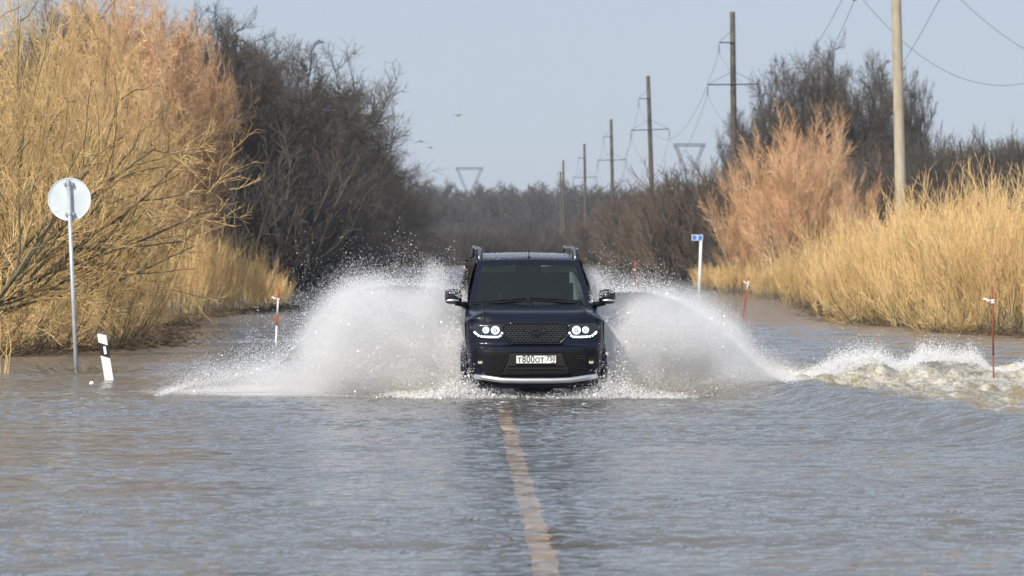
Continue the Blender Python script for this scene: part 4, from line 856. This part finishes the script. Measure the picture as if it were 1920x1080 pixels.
def spray(name, side, x_in, reach, Hd, Hs, n, label, n_sp, n_mud):
    """side -1/+1; x_in where the spray leaves the wheel; Hd dense top over u (metres outward), Hs sparse top"""
    N0 = int(n*2.2); u = reach*(r.random(N0)**1.25); fz = r.random(N0)**.9; fin = noise3(np.stack([u*1.0, np.zeros(N0), np.zeros(N0)], 1), 61+side, .28); Z = fz*Hd(u)*(1+.12*fin)*(1-.32*r.random(N0)**2.5); Yd = np.abs(r.normal(size=N0))*1.5+.35*r.random(N0)+u*.25+1.5*np.exp(-(u/.45)**2)*np.clip((Z-.75)/.3, 0, 1)
    X = x_in+side*u; P = np.stack([X, 50.45+Yd+(-.15), Z], 1)
    # thin towards the outside and the top, clumps along the throw
    ang = np.arctan2(Z-.05, u+.25); st = noise3(np.stack([ang*3.0, np.hypot(u, Z)*.55, Yd*.35], 1), 5+side, .55); cl = noise3(P, 9, .5)
    dens = np.clip(1.2-.55*(u/reach)-.4*fz**2.5+(.75*np.exp(-u/1.4)+.16)*st+.32*cl-.62*np.clip((u-.42*reach)/.3, 0, 1)*(side < 0)-.25*np.clip((u-.7*reach)/.3, 0, 1), .03, 1.2)
    P = P[r.random(N0) < dens][:n]; k = len(P)
    P += r.normal(size=P.shape)*(np.array([.05, .05, .04])+.05*(np.abs(P[:, :1]-x_in))); P[:, 2] = np.maximum(P[:, 2], .004)
    sz = .0029*np.exp(r.normal(size=k)*.30)
    nc = 9000; uc = r.gamma(1.6, .20, nc); Pc = np.stack([x_in+side*(uc-.12), 50.6+r.random(nc)*1.2, r.random(nc)**1.2*(1.15-.2*uc)], 1); Pc = Pc[noise3(Pc, 41, .22) > .1]; P = np.concatenate([P, Pc]); sz = np.concatenate([sz, .0062*np.exp(r.normal(size=len(Pc))*.4)])
    # loose drops over the top
    u2 = r.random(n_sp)*reach*1.02; ex = r.exponential(.38, n_sp); Z2 = Hd(u2)*.93+np.where(ex < 1.7, ex, r.random(n_sp)*.6)*(Hs(u2)-Hd(u2))*(.8+.2*np.sin(u2*9)+.15*r.normal(size=n_sp)); P2 = np.stack([x_in+side*u2, 50.2+r.random(n_sp)*2.6, np.maximum(Z2, .01)], 1)
    s2 = .0044*np.exp(r.normal(size=n_sp)*.35)
    e = empty(name, (0, 0, 0)); tag(e, label, 'water spray', kind='stuff')
    drops('mist', np.concatenate([P, P2]), np.concatenate([sz, s2]), M['drop'], r, e)
    # muddy water thrown by the tyre
    um = r.gamma(2.0, .22, n_mud)*1.0; Zm = .02+np.abs(r.normal(size=n_mud))*.17*np.exp(-(um-.5)**2*1.2); Pm = np.stack([x_in+side*(um-.1)*(1.2 if side < 0 else 2.2), 50.15+r.random(n_mud)*.7, Zm], 1)
    drops('muddy_water', Pm, .0055*np.exp(r.normal(size=n_mud)*.4), M['mud_drop'], r, e)
    return e
spray('left_spray', -1, .10, 4.1, tabf([0, .3, .8, 1.3, 1.8, 2.2, 2.6, 3.2, 3.8, 4.1], [1.36, 1.54, 1.60, 1.58, 1.36, .84, .40, .22, .12, .02]),
      tabf([0, .3, .8, 1.3, 1.8, 2.2, 2.6, 4.1], [1.75, 1.98, 2.12, 2.08, 1.90, 1.68, 1.3, .1]), 760000, 'white fan of spray thrown up on the left side of the car', 16000, 2500)
spray('right_spray', 1, 1.73, 2.75, tabf([0, .3, .8, 1.2, 1.6, 2.0, 2.3, 2.75], [1.34, 1.50, 1.50, 1.38, 1.12, .72, .40, .12]),
      tabf([0, .3, .8, 1.2, 1.6, 2.0, 2.3, 2.75], [1.80, 1.92, 1.84, 1.75, 1.42, 1.05, .7, .3]), 560000, 'white fan of spray thrown up on the right side of the car', 13000, 5000)
# splash under the bumper and the breaking crest
n = 42000; X = np.where(r.random(n) < .5, r.normal(.05, .38, n), r.normal(2.0, .42, n)); X = np.where(r.random(n) < .25, r.uniform(0, 2, n), X); d = np.minimum(np.abs(X-.12), np.abs(X-1.95)); Z = r.exponential(.055, n)*(1.7*np.exp(-(d/.38)**2)+.35); P = np.stack([X, 50.05+r.random(n)*.8, Z], 1)
drops('bumper_splash', P, .0060*np.exp(r.normal(size=n)*.5), M['drop'], r); tag(bpy.data.objects['bumper_splash'], 'white water boiling under the front bumper of the car', 'splash', kind='stuff')
cx = np.array([p[0] for p in CREST]); cy = np.array([p[1] for p in CREST]); n = 110000
X = 3.6+r.random(n)**1.15*7; Y = np.interp(X, cx, cy)+r.normal(size=n)*.38; ff = .5+.5*np.clip(noise3(np.stack([X, Y*.3, X*0], 1), 31, 1.3), -1, 1.4)
Z = .10+.16*ff+r.exponential(.045, n)*(.35+ff); kp = r.random(n) < .25+.7*ff
P = np.stack([X, Y, Z], 1)[kp]; drops('crest_splash', P, .0055*np.exp(r.normal(size=len(P))*.4), M['drop'], r); tag(bpy.data.objects['crest_splash'], 'white broken water along the wave crest running to the right edge', 'splash', kind='stuff')

# fine mist hanging in the spray: soft bodies of real scattering air
def mist(parent, c, rad, dens, seed):
    m = bpy.data.materials.new('mist_air'); m.use_nodes = True; t = m.node_tree; N = t.nodes; L = t.links; N.clear()
    o = N.new('ShaderNodeOutputMaterial'); v = N.new('ShaderNodeVolumePrincipled'); v.inputs['Color'].default_value = (.97, .97, .98, 1)
    tc = N.new('ShaderNodeTexCoord'); ln = N.new('ShaderNodeVectorMath'); ln.operation = 'LENGTH'; L.new(tc.outputs['Object'], ln.inputs[0])
    mr = N.new('ShaderNodeMapRange'); mr.interpolation_type = 'SMOOTHSTEP'; mr.inputs[1].default_value = 1.0; mr.inputs[2].default_value = .35; mr.inputs[3].default_value = 0; mr.inputs[4].default_value = dens; L.new(ln.outputs['Value'], mr.inputs[0])
    n = N.new('ShaderNodeTexNoise'); n.inputs['Scale'].default_value = 2.4; n.inputs['Detail'].default_value = 5; n.inputs['Roughness'].default_value = .62; L.new(tc.outputs['Object'], n.inputs[0])
    m2 = N.new('ShaderNodeMapRange'); m2.inputs[1].default_value = .35; m2.inputs[2].default_value = .65; m2.inputs[3].default_value = .0; m2.inputs[4].default_value = 1.9; L.new(n.outputs[0], m2.inputs[0])
    x = N.new('ShaderNodeMath'); x.operation = 'MULTIPLY'; L.new(mr.outputs[0], x.inputs[0]); L.new(m2.outputs[0], x.inputs[1]); L.new(x.outputs[0], v.inputs['Density']); L.new(v.outputs[0], o.inputs['Volume'])
    b = MB(); b.sphere((0, 0, 0), 1, 24, 14); q = b.build('mist_cloud', m, parent, smooth=True); q.location = c; q.scale = rad; return q
LS = [o for o in bpy.data.objects if o.name.startswith('left_spray')][0]; RS = [o for o in bpy.data.objects if o.name.startswith('right_spray')][0]
mist(LS, (-1.10, 52.8, .55), (1.35, 1.7, 1.15), 3.0, 1); mist(LS, (-2.0, 52.2, .05), (1.9, 1.5, .42), .7, 2)
mist(RS, (2.95, 52.6, .45), (1.25, 1.6, 1.15), 3.0, 3)
# ------------------------------------------------------------------ the air between
b = MB(); b.box((0, 990, 33), (1400, 2060, 70)); hz = b.build('haze', None if False else M['white']); hz.data.materials.clear()
m = bpy.data.materials.new('air'); m.use_nodes = True; N = m.node_tree.nodes; N.clear(); o = N.new('ShaderNodeOutputMaterial'); v = N.new('ShaderNodeVolumePrincipled'); v.inputs['Color'].default_value = (.80, .88, 1, 1); v.inputs['Density'].default_value = 1.1e-4
m.node_tree.links.new(v.outputs[0], o.inputs['Volume']); hz.data.materials.append(m); tag(hz, kind='stuff')
